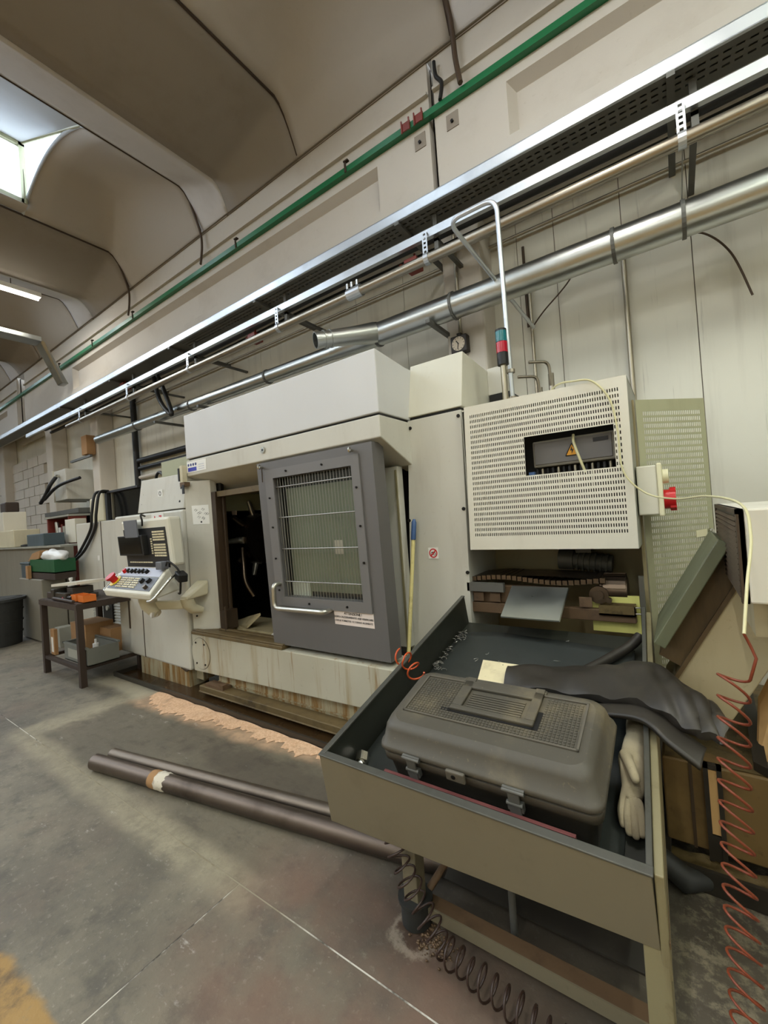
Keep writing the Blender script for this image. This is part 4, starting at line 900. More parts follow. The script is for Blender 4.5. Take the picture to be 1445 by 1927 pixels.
# ------------------------------------------------------------------ sloping parts tray table
SL = .25; CS = 1/math.hypot(1, SL); SN = SL*CS; Z0 = .37; Y0 = 1.05
def TP(x, v, w): return Vector((x, Y0+v*CS-w*SN, Z0+v*SN+w*CS))      # v up the slope, w off the tray floor
def table():
    t = thing('parts_tray_table', (-.6, 1.6, 0), 'sloping beige steel tray table with dark inside in the right foreground', 'table')
    L = 1.31; RW = .165
    xl0, xl1, xr0, xr1 = -1.075, -1.075, -.095, -.155       # front and back ends of the sides
    th = .014
    def side(xa, xb, x2a, x2b, nm, mt):
        ring = [TP(xa, 0, -.02), TP(xb, L, -.02), TP(xb, L, RW), TP(xa, 0, RW)]
        MB().hexa([TP(xa, .045, -.02), TP(x2a, .045, -.02), TP(x2b, L, -.02), TP(xb, L, -.02), TP(xa, .05, RW), TP(x2a, .05, RW), TP(x2b, L, RW), TP(xb, L, RW)]).build(nm, mt, t, bevel=.002)
    side(xl0, xl1, xl0+th, xl1+th, 'side_wall', 'table_inside')
    side(xr0-th, xr1-th, xr0, xr1, 'side_wall', 'table_rim')
    # rim strips
    MB().hexa([TP(xl0-.004, .045, RW-.004), TP(xl0+th+.004, .045, RW-.004), TP(xl1+th+.004, L, RW-.004), TP(xl1-.004, L, RW-.004), TP(xl0-.004, .045, RW+.004), TP(xl0+th+.004, .045, RW+.004), TP(xl1+th+.004, L, RW+.004), TP(xl1-.004, L, RW+.004)]).build('rim', 'table_rim', t, bevel=.002)
    # front panel: leans in at the bottom, deeper at the left
    f = MB(); q = [(-1.078, 1.083, .285), (-.094, 1.075, .352), (-.098, 1.046, .538), (-1.078, 1.046, .540)]
    f.plate(q, (0, .012, 0)); f.build('front_panel', 'table_front', t, bevel=.002)
    MB().hexa([(-1.08, 1.042, .536), (-.094, 1.042, .534), (-.094, 1.066, .540), (-1.08, 1.066, .542), (-1.08, 1.042, .541), (-.094, 1.042, .539), (-.094, 1.066, .545), (-1.08, 1.066, .547)]).build('front_rim', 'table_rim', t, bevel=.002)
    fl = MB().plate([TP(xl0+th, .05, -.012), TP(xr0-th, .05, -.012), TP(xr1-th, L, -.012), TP(xl1+th, L, -.012)], TP(0, 0, .008)-TP(0, 0, 0)).build('tray_floor', 'table_inside', t)
    # outer right frame with slot, up-stand at the back
    MB().hexa([TP(xr0+.001, .012, -.09), TP(xr0+.02, .012, -.09), TP(xr1+.02, L, -.13), TP(xr1+.001, L, -.13), TP(xr0+.001, .045, RW-.006), TP(xr0+.02, .045, RW-.006), TP(xr1+.02, L, RW-.03), TP(xr1+.001, L, RW-.03)]).build('side_frame', 'table_side', t, bevel=.003)
    MB().hexa([TP(xr0+.02, .02, -.005), TP(xr0+.0215, .02, -.005), TP(xr0-.018, .8, -.012), TP(xr0-.02, .8, -.012), TP(xr0+.02, .02, .012), TP(xr0+.0215, .02, .012), TP(xr0-.018, .8, .0), TP(xr0-.02, .8, .0)]).build('side_slot', 'rusty', t)
    MB().box(-.172, -.152, 2.27, 2.30, .68, .985).build('rear_post', 'table_rim', t)
    # legs and stretchers
    def leg(x, y, zt, w=.03): return MB().box(x-w, x+w, y-w, y+w, .03, zt)
    fl_ = leg(-.80, 1.17, .38, .027).build('leg', 'table_front', t, bevel=.003)
    MB().cyl((-.80, 1.17, .002), (-.80, 1.17, .075), .05, 20).cyl((-.80, 1.17, .075), (-.80, 1.17, .085), .058, 20).build('foot', 'bin_black', fl_, bevel=.004)
    fr_ = MB().box(-.128, -.078, 1.08, 1.14, .03, .40).build('leg', 'table_side', t, bevel=.003)
    MB().cyl((-.103, 1.11, .002), (-.103, 1.11, .05), .045, 18).build('foot', 'bin_black', fr_)
    for x in (-1.02, -.17):
        b = leg(x, 2.2, .62, .025).build('leg', 'table_side', t, bevel=.003); MB().cyl((x, 2.2, .002), (x, 2.2, .05), .045, 18).build('foot', 'bin_black', b)
    MB().box(-.78, -.12, 1.165, 1.17, .03, .07).build('stretcher', 'table_front', t)
    MB().box(-.78, -.12, 1.17, 1.215, .065, .07).build('stretcher_flange', 'rusty', t)
    MB().tube([(-.74, 1.22, .32), (-.70, 1.28, .2), (-.76, 1.20, .1)], .012, 8).build('brace', 'rusty', t)
    MB().plate([(-.76, 1.30, .06), (-.15, 1.30, .06), (-.15, 1.75, .2), (-.76, 1.75, .2)], (0, 0, -.006)).build('lower_sheet', 'rubber_black', t)
    MB().cyl((-.50, 1.26, .01), (-.50, 1.26, .37), .012, 8).build('stay_rod', 'tray_dark', t)
table()
def tray_mat():
    m = MB().grid(lambda u, v: TP(-1.055+(.885-.03*v)*u, .07+1.11*v+.02*math.sin(u*4), .004+.004*math.sin(u*9+v*5)+.012*max(0, v-.94)*10*abs(math.sin(u*7))), 24, 24)
    o = m.build('tray_mat', 'rubber_mat', solid=.006); tag(o, 'dark grey rubber mat lining the floor of the tray table', 'mat')
tray_mat()
def swarf():
    random.seed(11); m = MB()
    for k in range(70):
        v = .5+random.random()*.68; x = -1.05+abs(random.gauss(0, .022)) if random.random() < .75 else -1.05+random.random()*.8
        c = TP(x, v, .012); r = .006+random.random()*.01; n = 8; a0 = random.random()*6
        tl = random.uniform(-.5, .5)
        m.tube([c+Vector((r*math.cos(a0+i*.6), r*math.sin(a0+i*.6), r*.4+r*tl*math.sin(i*.6)+.001*i)) for i in range(n)], .0015, 4)
    tag(m.build('metal_swarf', 'silver_bits', kind='stuff'), 'bright curled metal swarf along the left wall of the tray', 'swarf')
swarf()
def toolbox():
    x0, x1 = -.86, -.195; V0, V1 = .108, .452; H1, H2 = .205, .275
    t = thing('toolbox', (-.52, 1.2, .42), 'big dusty charcoal plastic toolbox with flush handle and metal latches', 'toolbox')
    def rr(xa, xb, va, vb, r, w, n=5):
        P = []
        for (cx, cv, a0) in ((xb-r, va+r, -PI/2), (xb-r, vb-r, 0), (xa+r, vb-r, PI/2), (xa+r, va+r, PI)):
            for k in range(n+1): a = a0+PI/2*k/n; P.append(TP(cx+r*math.cos(a), cv+r*math.sin(a), w))
        return P
    def loft(m, rings, cap0=True, cap1=True):
        n = len(rings[0]); vs = [p for r in rings for p in r]
        fs = [(j*n+i, j*n+(i+1)%n, (j+1)*n+(i+1)%n, (j+1)*n+i) for j in range(len(rings)-1) for i in range(n)]
        m.add(vs, fs, True)
        if cap0: m.add(rings[0], [tuple(reversed(range(n)))])
        if cap1: m.add(rings[-1], [tuple(range(n))])
        return m
    g = .02
    loft(MB(), [rr(x0+.035, x1-.035, V0+.026, V1-.03, .02, .0125), rr(x0+.018, x1-.018, V0+.012, V1-.018, .025, .158), rr(x0+.004, x1-.004, V0+.003, V1-.006, .03, .161), rr(x0+.004, x1-.004, V0+.003, V1-.006, .03, .186)]).build('box_body', 'toolbox_base', t)
    lid = loft(MB(), [rr(x0, x1, V0, V1, .035, .196), rr(x0-.004, x1+.004, V0-.004, V1+.004, .037, .203), rr(x0, x1, V0, V1, .035, .215), rr(x0+.006, x1-.006, V0+.006, V1-.006, .035, .217), rr(x0+.016, x1-.016, V0+.02, V1-.012, .04, .262), rr(x0+.024, x1-.024, V0+.030, V1-.02, .045, .277), rr(x0+.04, x1-.04, V0+.046, V1-.034, .045, .283)])
    lid = lid.build('lid', 'toolbox_plastic', t)
    # raised panel border on the lid, waffle field, flush carry handle
    px0, px1, pv0, pv1 = x0+.058, x1-.06, V0+.095, V1-.05; W = .2835
    b = MB()
    for (a, c, d, e) in ((px0, px1, pv0, pv0+.006), (px0, px1, pv1-.006, pv1), (px0, px0+.006, pv0, pv1), (px1-.006, px1, pv0, pv1)): b.hexa([TP(a, d, W-.002), TP(c, d, W-.002), TP(c, e, W-.002), TP(a, e, W-.002), TP(a, d, W+.004), TP(c, d, W+.004), TP(c, e, W+.004), TP(a, e, W+.004)])
    b.build('panel_border', 'toolbox_base', lid)
    wf = MB(); nx, nv = 50, 17; cw, cv = (px1-px0-.02)/nx, (pv1-pv0-.02)/nv
    hx0, hx1 = px0+.15, px1-.13; hv0 = pv0+.05
    for i in range(nx):
        for j in range(nv):
            xa = px0+.01+i*cw; va = pv0+.01+j*cv
            if hx0-.012 < xa < hx1+.006 and va > hv0-.012: continue
            wf.hexa([TP(xa, va, W-.001), TP(xa+cw*.68, va, W-.001), TP(xa+cw*.68, va+cv*.68, W-.001), TP(xa, va+cv*.68, W-.001), TP(xa+.001, va+.001, W+.002), TP(xa+cw*.68-.001, va+.001, W+.002), TP(xa+cw*.68-.001, va+cv*.68-.001, W+.002), TP(xa+.001, va+cv*.68-.001, W+.002)])
    wf.build('waffle_field', 'toolbox_plastic', lid, kind='stuff')
    def tb(m, a, c, d, e, w0, w1): return m.hexa([TP(a, d, w0), TP(c, d, w0), TP(c, e, w0), TP(a, e, w0), TP(a, d, w1), TP(c, d, w1), TP(c, e, w1), TP(a, e, w1)])
    h = MB()
    tb(h, hx0, hx1, hv0, hv0+.02, W, W+.010); tb(h, hx0, hx0+.035, hv0+.02, V1-.03, W, W+.010); tb(h, hx1-.03, hx1, hv0+.02, V1-.03, W, W+.010); tb(h, hx0, hx1, V1-.085, V1-.05, W, W+.010); tb(h, hx0-.01, hx1+.005, V1-.05, V1-.03, W-.004, W+.006)
    h.build('carry_handle', 'toolbox_plastic', lid, bevel=.003)
    hw = MB()
    for i in range(30):
        for j in range(7):
            xa = hx0+.045+i*(hx1-hx0-.09)/30; va = hv0+.028+j*.0105
            tb(hw, xa, xa+.006, va, va+.007, W, W+.003)
    hw.build('handle_grip_field', 'toolbox_plastic', lid, kind='stuff')
    gr = MB(); tb(gr, hx0-.03, hx0+.004, hv0-.008, hv0+.006, W, W+.0015); tb(gr, hx1-.004, hx1+.014, hv0-.008, hv0+.07, W, W+.0015); tb(gr, hx0, hx1, hv0-.008, hv0-.002, W, W+.0015)
    gr.build('handle_groove', 'black', lid)
    lp = MB(); tb(lp, hx0+.05, hx1-.06, V1-.05, V1-.038, W, W+.003); lp.build('maker_plate', 'toolbox_base', lid)
    # latches and padlock tab
    for x in (x0+.13, x1-.215):
        m = MB(); tb(m, x-.03, x+.03, V0-.012, V0-.004, .196, .212); tb(m, x-.016, x+.016, V0-.016, V0-.010, .10, .205); m.cyl(TP(x-.03, V0-.012, .204), TP(x+.03, V0-.012, .204), .006, 8)
        m.cyl(TP(x-.022, V0-.012, .165), TP(x+.022, V0-.012, .165), .007, 8); tb(m, x-.022, x+.022, V0-.013, V0+.004, .14, .165)
        m.build('latch', 'tray_dark', t, bevel=.0015)
    tab = MB(); tb(tab, -.61, -.55, V0-.016, V0-.004, .175, .208); tab.build('padlock_tab', 'toolbox_base', t, bevel=.004)
    MB().cyl(TP(-.585, V0-.0175, .192), TP(-.585, V0-.015, .192), .007, 10).build('padlock_hole', 'black', t)
toolbox()
def tray_things():
    o = MB().plate([TP(-.84, .083, .094), TP(-.26, .083, .094), TP(-.26, .093, .094), TP(-.84, .093, .094)], TP(0, 0, .042)-TP(0, 0, 0)).box(-.80, -.79, 1.10, 1.11, .395, .46).box(-.32, -.31, 1.10, 1.11, .395, .46)
    for x in (-.64, -.52): pass
    tag(o.build('red_bar', 'red_strip'), 'dull red flat strip between the toolbox and the front of the tray', 'strip')
    o = MB().plate([TP(-.83, .93, .014), TP(-.79, .725, .012), TP(-.60, .725, .012), TP(-.57, .74, .013), TP(-.545, .93, .014)], TP(0, 0, .004)-TP(0, 0, 0)).build('cardboard_sheet', 'cardboard')
    tag(o, 'stained cream cardboard sheet lying on the mat behind the toolbox', 'cardboard')
    o = MB().tube(smooth_path([TP(-.45, .86, .03), TP(-.37, .94, .03), TP(-.28, 1.06, .035), TP(-.21, 1.15, .05), TP(-.178, 1.2, .07)]), .021, 10).build('black_hose', 'rubber_black')
    tag(o, 'short thick black rubber hose lying against the right wall of the tray', 'hose')
    b = thing('hex_bolt', TP(-1.02, .16, .02), 'shiny steel bolt in the left front corner of the tray', 'bolt')
    MB().cyl(TP(-1.025, .17, .03), TP(-1.04, .20, .035), .026, 6).ball(TP(-1.02, .16, .03), .022, 10, 6).build('bolt_head', 'chrome', b, bevel=.002)
    MB().cyl(TP(-1.01, .15, .022), TP(-.88, .10, .022), .016, 10).build('bolt_shank', 'oily_metal', b)
    MB().cyl
    # work glove
    g = thing('work_glove', TP(-.17, .4, .02), 'crumpled pale work glove between the toolbox and the right wall', 'glove')
    me = bpy.data.meshes.new('glove_hand')
    J = [TP(-.155, .56, .07), TP(-.16, .48, .09), TP(-.165, .40, .085), TP(-.150, .33, .07)]
    verts = list(J); edges = [(0, 1), (1, 2), (2, 3)]; R = [.034, .036, .038, .030]
    for k, (dx, ln) in enumerate(((-.03, .055), (-.012, .075), (.006, .08), (.022, .07))):
        base = len(verts)
        verts.append(TP(-.158+dx*.7, .31, .062+.004*k)); verts.append(TP(-.156+dx*.9, .31-ln*.55, .045)); verts.append(TP(-.152+dx*.8, .31-ln, .018))
        edges += [(3, base), (base, base+1), (base+1, base+2)]; R += [.013, .0125, .011]
    base = len(verts); verts += [TP(-.178, .42, .118), TP(-.160, .36, .135), TP(-.140, .315, .12)]; edges += [(2, base), (base, base+1), (base+1, base+2)]; R += [.018, .015, .013]
    me.from_pydata([tuple(v) for v in verts], edges, []); ob = bpy.data.objects.new('glove_hand', me); COL.objects.link(ob); me.materials.append(M_('glove_cloth'))
    sk = ob.modifiers.new('skin', 'SKIN'); 
    for i, r in enumerate(R): me.skin_vertices[0].data[i].radius = (r, r)
    me.skin_vertices[0].data[1].use_root = True
    ss = ob.modifiers.new('sub', 'SUBSURF'); ss.levels = 2; ss.render_levels = 2; sk.use_smooth_shade = True
    par(ob, g)
    MB().tube([TP(-.152, .54, .068), TP(-.15, .60, .065), TP(-.148, .66, .055)], [.036, .043, .046], 14).ring(TP(-.148, .655, .055), TP(0, 1, 0)-TP(0, 0, 0), .04, .049, .012, 14).build('cuff', 'glove_cloth', g)
    # folded rubber sheet hanging over the right wall
    r = thing('rubber_apron', (-.2, 1.7, .7), 'thick black rubber sheet draped over the right wall of the tray', 'rubber sheet')
    back = [(-.682, 1.9, .600), (-.453, 1.92, .625), (-.263, 1.9, .672), (-.127, 1.85, .715), (-.048, 1.75, .715), (.021, 1.65, .694), (.055, 1.60, .68), (.083, 1.55, .668)]
    front = [(-.661, 1.76, .566), (-.427, 1.70, .610), (-.264, 1.62, .664), (-.146, 1.55, .688), (-.061, 1.50, .685), (.001, 1.47, .670), (.035, 1.46, .666), (.064, 1.45, .664)]
    def S(u, v, off=(0,0,0)):
        i = min(int(u*7), 6); f = u*7-i
        a = Vector(back[i]).lerp(Vector(back[i+1]), f); b = Vector(front[i]).lerp(Vector(front[i+1]), f)
        p = a.lerp(b, v); p.z += .03*math.sin(PI*v)+.008*math.sin(u*17+v*6)+.005*math.sin(u*41-v*9); return p+Vector(off)
    MB().grid(lambda u, v: S(u, v), 42, 12).build('top_layer', 'rubber_black', r, solid=.03, bevel=.01)
    LB = [(-.30, 1.62, .628), (-.118, 1.56, .680), (-.025, 1.50, .644), (.021, 1.47, .628)]; LF = [(-.30, 1.55, .625), (-.142, 1.48, .672), (-.063, 1.42, .644), (.004, 1.40, .605)]
    LBs, LFs = smooth_path(LB, 8), smooth_path(LF, 8)
    MB().grid(lambda u, v: LBs[min(24, int(u*24+.5))].lerp(LFs[min(24, int(u*24+.5))], v)+Vector((0, 0, .006*math.sin(PI*v))), 24, 8).build('lower_layer', 'rubber_black', r, solid=.014)
tray_things()
def spring(name, path, r, pitch, tr, mat, label, seg=14, ph=0, rfn=None, tail=None, head=None, hand=1, shear=0.0, sheary=0.0):
    pts = helix(path, r, pitch, seg, ph, rfn, hand, shear, sheary)
    if head: pts = [Vector(p) for p in head]+pts
    if tail: pts = pts+[Vector(p) for p in tail]
    o = MB().tube(pts, tr, 6).build(name, mat); return tag(o, label, 'air hose')
spring('coiled_air_hose', [(.068, 1.05, 1.0), (.056, 1.05, .8), (.050, 1.05, .55), (.046, 1.05, .2), (.044, 1.05, .05)], .025, .0425, .0027, 'hose_red', 'long rusty red coiled air hose hanging at the far right', seg=18, hand=-1, shear=.45, sheary=.55, rfn=lambda t: .0245+.003*t, head=[(.088, 1.05, 1.075), (.097, 1.06, 1.05), (.103, 1.05, 1.03)])
spring('coiled_air_hose', [(-.83, 1.12, .30), (-.80, 1.10, .24), (-.75, 1.10, .15), (-.66, 1.09, .056), (-.55, 1.07, .05), (-.42, 1.05, .05), (-.30, 1.03, .05)], .036, .037, .0034, 'hose_dark', 'dark brown coiled air hose winding round the table leg and along the floor', seg=18, rfn=lambda t: .034+.004*math.sin(t*40))
spring('coiled_air_hose', [(-1.10, 1.62, .70), (-1.04, 1.60, .69), (-.97, 1.56, .64)], .034, .055, .0042, 'hose_orange', 'short orange coiled hose over the left wall of the tray', seg=20)

# round bars on the floor
def bars():
    a = thing('steel_bar', (-2, 1.2, .04), 'thick dark round bar on the floor, nearer one, with taped band', 'steel bar')
    A, B_ = Vector((-2.875, 1.005, .042)), Vector((-.55, 1.42, .042))
    MB().cyl(A, B_, .042, 24).build('bar', 'bar_dull', a)
    d = (B_-A).normalized(); q = A+d*.50
    MB().tube([q, q+d*.01, q+d*.04, q+d*.05], [.0425, .0445, .0445, .0425], 20).build('tape_band', 'brown_card', a)
    MB().tube([q+d*.045, q+d*.055, q+d*.085, q+d*.10, q+d*.125], [.0425, .0465, .0445, .047, .0425], 9).build('label_wrap', 'torn_label', a)
    A, B_ = Vector((-2.88, 1.10, .036)), Vector((-.60, 1.515, .036))
    tag(MB().cyl(A, B_, .034, 22).build('steel_bar', 'bar_steel'), 'thinner brighter round bar on the floor, farther of the two', 'steel bar')
bars()
def sawdust():
    def f(u, v):
        x = -3.68+1.95*u; w = .155*min(1, .35+u*6)*(1-.62*max(0, u-.3)/.7)+.025*math.sin(u*8)
        e = .02*math.sin(u*37)+.012*math.sin(u*91)+.012*math.sin(u*173+1)+.008*math.sin(u*311)
        y = 1.783-(w+e*v)*v; return (x, y, .003+.012*(1-v)*abs(math.sin(u*23+v*3))*.6+.004*(1-v))
    o = MB().grid(f, 260, 10).build('absorbent_sawdust', 'sawdust', kind='stuff'); tag(o, 'orange absorbent sawdust swept along the drip tray lip', 'sawdust')
    random.seed(4); m = MB()
    for k in range(160):
        x = -.72+random.gauss(0, .035); y = 1.135+random.gauss(0, .022); s = .002+random.random()*.005
        m.ball((x, y, s*.5), s, 5, 4, (1, .7, .6))
    tag(m.build('dirt_crumbs', 'rusty', kind='stuff'), 'dark crumbs of dirt around the foot of the table leg', 'dirt')
sawdust()

# ------------------------------------------------------------------ chip conveyor, tank at the right edge
def chip_conveyor():
    t = thing('chip_conveyor', (.3, 2.0, .4), 'inclined beige and olive chip conveyor with a grey louvred head at right edge', 'conveyor')
    X0, X1, ZB, ZT = .132, .95, 1.04, 1.30
    hd = MB().box(X0+.012, X1, 1.5, 2.3, ZB, ZT).build('head_box', 'cabinet_olive' if False else 'grille_white', t, bevel=.006)
    MB().box(X0+.002, X0+.012, 1.5, 2.3, ZB, ZT).build('louvre_backing', 'black_louvre', hd)
    n = 15
    first = None
    for k in range(n):
        z = ZB+.012+k*(ZT-ZB-.03)/n
        l = MB().hexa([(X0-.006, 1.53, z), (X0+.004, 1.53, z), (X0+.004, 2.27, z), (X0-.006, 2.27, z), (X0, 1.53, z+.009), (X0+.006, 1.53, z+.012), (X0+.006, 2.27, z+.012), (X0, 2.27, z+.009)]).build('louvre', 'frame_brown', hd)
    MB().box(X0-.004, X0+.012, 1.50, 1.53, ZB, ZT).box(X0-.004, X0+.012, 2.27, 2.30, ZB, ZT).box(X0-.004, X0+.012, 1.5, 2.3, ZT-.014, ZT).build('louvre_frame', 'frame_brown', hd)
    # inclined body: local s along incline (up to the right), n across
    A = Vector((-.30, 0, .45)); d = Vector((.485, 0, .875)).normalized(); nn = Vector((d.z, 0, -d.x))
    def Q(s, n, y): p = A+d*s+nn*n; return Vector((p.x, y, p.z))
    def slab(m, s0, s1, n0, n1, y0, y1): return m.hexa([Q(s0, n0, y0), Q(s1, n0, y0), Q(s1, n1, y0), Q(s0, n1, y0), Q(s0, n0, y1), Q(s1, n0, y1), Q(s1, n1, y1), Q(s0, n1, y1)])
    slab(MB(), .39, .84, .0, .042, 1.90, 2.35).build('top_cover', 'conveyor_olive', t, bevel=.004)
    slab(MB(), .34, .84, .042, .125, 1.97, 2.32).build('side_recess', 'conveyor_dark', t)
    slab(MB(), .22, .84, .118, .132, 1.955, 1.97).build('side_seam', 'conveyor_dark', t)
    slab(MB(), .2, .80, .125, .33, 1.96, 2.32).build('side_plate', 'conveyor_beige', t, bevel=.004)
    MB().box(.17, .9, 1.7, 2.3, .90, 1.04).build('head_neck', 'conveyor_beige', t)
    k = thing('coolant_tank', (.3, 2.2, .0), 'brown oily coolant tank with chips on its lid and pale sight strip', 'tank')
    MB().box(-.11, .95, 1.85, 2.75, .08, .385).build('tank_body', 'tank_brown', k, bevel=.006)
    MB().grid(lambda u, v: (-.10+1.04*u, 1.86+.88*v, .388+.006*math.sin(u*31+v*11)*math.sin(v*27)), 40, 24).build('chip_layer', 'chips', k, kind='stuff')
    MB().box(.012, .026, 1.83, 1.85, .06, .40).box(.050, .064, 1.83, 1.85, .06, .40).box(.012, .064, 1.83, 1.85, .385, .40).box(.026, .05, 1.835, 1.85, .06, .15).build('strip_frame', 'drip_black', k)
    MB().box(.026, .050, 1.835, 1.85, .155, .38).build('sight_strip', 'orange_board', k)
    MB().box(-.03, -.02, 1.845, 1.85, .08, .385).build('panel_seam', 'frame_brown', k)
    tr = thing('drip_tray', (.3, 1.8, 0), 'black oily drip tray full of chips under the coolant tank', 'tray')
    MB().hexa([(-.10, 1.745, .002), (1.0, 1.745, .002), (1.0, 1.76, .002), (-.10, 1.76, .002), (-.10, 1.735, .085), (1.0, 1.735, .085), (1.0, 1.75, .085), (-.10, 1.75, .085)]).box(-.12, -.10, 1.745, 2.7, .002, .085).build('tray_wall', 'drip_black', tr)
    MB().grid(lambda u, v: (-.10+1.1*u, 1.76+.09*v, .055+.008*math.sin(u*53)*math.sin(v*9+u*21)), 60, 8).build('wet_chips', 'chips', tr, kind='stuff')
    MB().tube([(-.14, 1.72, .10), (-.06, 1.72, .045), (.0, 1.76, .04)], [.035, .042, .03], 12).build('drain_elbow', 'bin_black', tr)
    o = MB().plate([(.20, 2.05, .55), (.175, 1.95, .40), (.60, 1.9, .33), (.9, 1.95, .80), (.30, 2.1, .76)], (0, .03, .02)).build('orange_panel', 'orange_board')
    tag(o, 'tilted orange-tan panel edge behind the coil hose at right edge', 'panel')
    o = MB().hexa([(.155, 1.88, .39), (.19, 1.85, .39), (.22, 2.4, .39), (.185, 2.42, .39), (.155, 1.88, .42), (.19, 1.85, .42), (.21, 2.4, .52), (.175, 2.42, .52)]).build('black_angle_bar', 'drip_black')
    tag(o, 'black angle bar on the chip covered tank lid beside the orange panel', 'bar')
chip_conveyor()

# ------------------------------------------------------------------ control panel on its swing arm
def pendant():
    t = thing('control_panel', (-3.5, 1.75, .74), 'cream control panel with dark monitor and sloping keyboard on a swing arm', 'control panel')
    # arm: bracket on the machine, level tube, pivot
    bk = MB().hexa([(-3.40, 1.85, .785), (-3.285, 1.85, .785), (-3.27, 2.04, .80), (-3.40, 2.0, .80), (-3.395, 1.86, .81), (-3.29, 1.86, .812), (-3.275, 2.05, .925), (-3.38, 2.0, .925)]).build('arm_bracket', 'arm_cream', t, bevel=.015)
    MB().tube([(-3.345, 1.89, .80), (-3.345, 1.90, .745), (-3.335, 1.93, .70), (-3.31, 2.0, .675)], [.055, .054, .044, .025], 16).build('arm_elbow', 'arm_cream', t)
    a = Vector((-3.36, 1.885, .745)); b = Vector((-3.58, 1.72, .755)); d = (b-a).normalized(); s = Vector((-d.y, d.x, 0))
    MB().hexa([a+s*.03+Vector((0,0,-.035)), a-s*.03+Vector((0,0,-.035)), b-s*.03+Vector((0,0,-.035)), b+s*.03+Vector((0,0,-.035)), a+s*.03+Vector((0,0,.035)), a-s*.03+Vector((0,0,.035)), b-s*.03+Vector((0,0,.035)), b+s*.03+Vector((0,0,.035))]).build('arm_tube', 'arm_cream', t, bevel=.012)
    MB().tube([(-3.60, 1.70, .90), (-3.60, 1.70, .80), (-3.59, 1.705, .765), (-3.55, 1.72, .715), (-3.51, 1.73, .69)], [.068, .068, .066, .05, .03], 20).build('pivot_column', 'arm_cream', t)
    MB().plate([(-3.56, 1.68, .705), (-3.50, 1.68, .71), (-3.52, 1.68, .665)], (0, .05, 0)).build('pivot_clip', 'white', t)
    # screen housing
    Y = 1.66; X0, X1 = -3.90, -3.13; zb, zt = 1.09, 1.465
    hs = MB().hexa([(X0+.02, Y+.02, zb), (X1, Y+.02, zb), (X1, Y+.12, zb), (X0+.02, Y+.12, zb), (X0, Y, zt), (X1-.01, Y, zt), (X1-.01, Y+.11, zt), (X0, Y+.11, zt)]).build('screen_housing', 'pendant_white', t, bevel=.02)
    def F(u, v, o=0): return Vector((X0+.02+(X1-X0-.04)*u+.015*(1-v), Y+.02*(1-v)-o, zb+(zt-zb)*v))
    def pl(m, u0, u1, v0, v1, o0=0.001, o1=.004):
        return m.add([F(u0,v0,o0),F(u1,v0,o0),F(u1,v1,o0),F(u0,v1,o0),F(u0,v0,o1),F(u1,v0,o1),F(u1,v1,o1),F(u0,v1,o1)], [(4,5,6,7),(0,1,5,4),(1,2,6,5),(2,3,7,6),(3,0,4,7)])
    pl(MB(), .02, .95, -.03, .80).build('dark_fascia', 'dark_grey', t)
    mo = pl(MB(), .0, .56, .23, .66, .004, .05).build('monitor', 'black', t, bevel=.004)
    pl(MB(), .03, .53, .27, .63, .05, .052).build('monitor_screen', 'screen_black', mo)
    pl(MB(), .21, .50, .62, .99, .045, .055).build('monitor_bracket', 'panel_grey', t)
    pl(MB(), .10, .19, .70, .73, .004, .006).build('name_strip', 'white', t)
    MB().tube(smooth_path([F(.5, 1.06, -.02), F(.56, 1.08, .03), F(.57, .96, .03), F(.53, .86, .02)]), .008, 6).build('monitor_cable', 'cable_black', t)
    ks = MB()
    for j, (v, n) in enumerate(((.71, 6), (.655, 6), (.60, 6), (.545, 6), (.44, 6), (.385, 6), (.33, 6), (.27, 6), (.215, 6))):
        for i in range(n): pl(ks, .685+i*.04-.002*j*0, .685+i*.04+.032, v-.018, v+.018, .004, .010)
    for j in range(7): pl(ks, .625, .65, .55-.05*j, .582-.05*j, .004, .009)
    for i in range(10): pl(ks, .10+i*.052, .10+i*.052+.04, .06, .085, .004, .009)
    ks.build('screen_keys', 'key_cream', t, kind='stuff')
    # sloping keyboard desk
    BL, BR = Vector((-3.86, 1.66, 1.08)), Vector((-3.16, 1.66, 1.08)); FL, FR = Vector((-3.85, 1.475, .915)), Vector((-3.09, 1.475, .915))
    nrm = (BR-BL).cross(FL-BL).normalized(); nrm = nrm if nrm.z > 0 else -nrm
    def K(u, v, o=0): return (FL*(1-u)+FR*u)*(1-v)+(BL*(1-u)+BR*u)*v+nrm*o
    MB().add([K(0,0),K(1,0),K(1,1),K(0,1),Vector((-3.84,1.49,.865)),Vector((-3.10,1.49,.865)),Vector((-3.16,1.74,.90)),Vector((-3.86,1.74,.90))], [(0,1,2,3),(4,5,1,0),(5,6,2,1),(6,7,3,2),(7,4,0,3),(7,6,5,4)]).build('keyboard_desk', 'pendant_white', t, bevel=.012)
    def kp(m, u0, u1, v0, v1, o0, o1): return m.add([K(u0,v0,o0),K(u1,v0,o0),K(u1,v1,o0),K(u0,v1,o0),K(u0,v0,o1),K(u1,v0,o1),K(u1,v1,o1),K(u0,v1,o1)], [(4,5,6,7),(0,1,5,4),(1,2,6,5),(2,3,7,6),(3,0,4,7)])
    kp(MB(), .05, .95, .10, .60, 0, .004).build('key_panel', 'panel_grey', t); kp(MB(), .05, .95, .62, .96, 0, .004).build('switch_panel', 'panel_lilac', t)
    kk = MB()
    for j in range(5):
        for g_ in range(3):
            for i in range(3): kp(kk, .22+g_*.145+i*.042, .22+g_*.145+i*.042+.032, .16+j*.082, .16+j*.082+.045, .004, .011)
    kk.build('keyboard_keys', 'key_cream', t, kind='stuff')
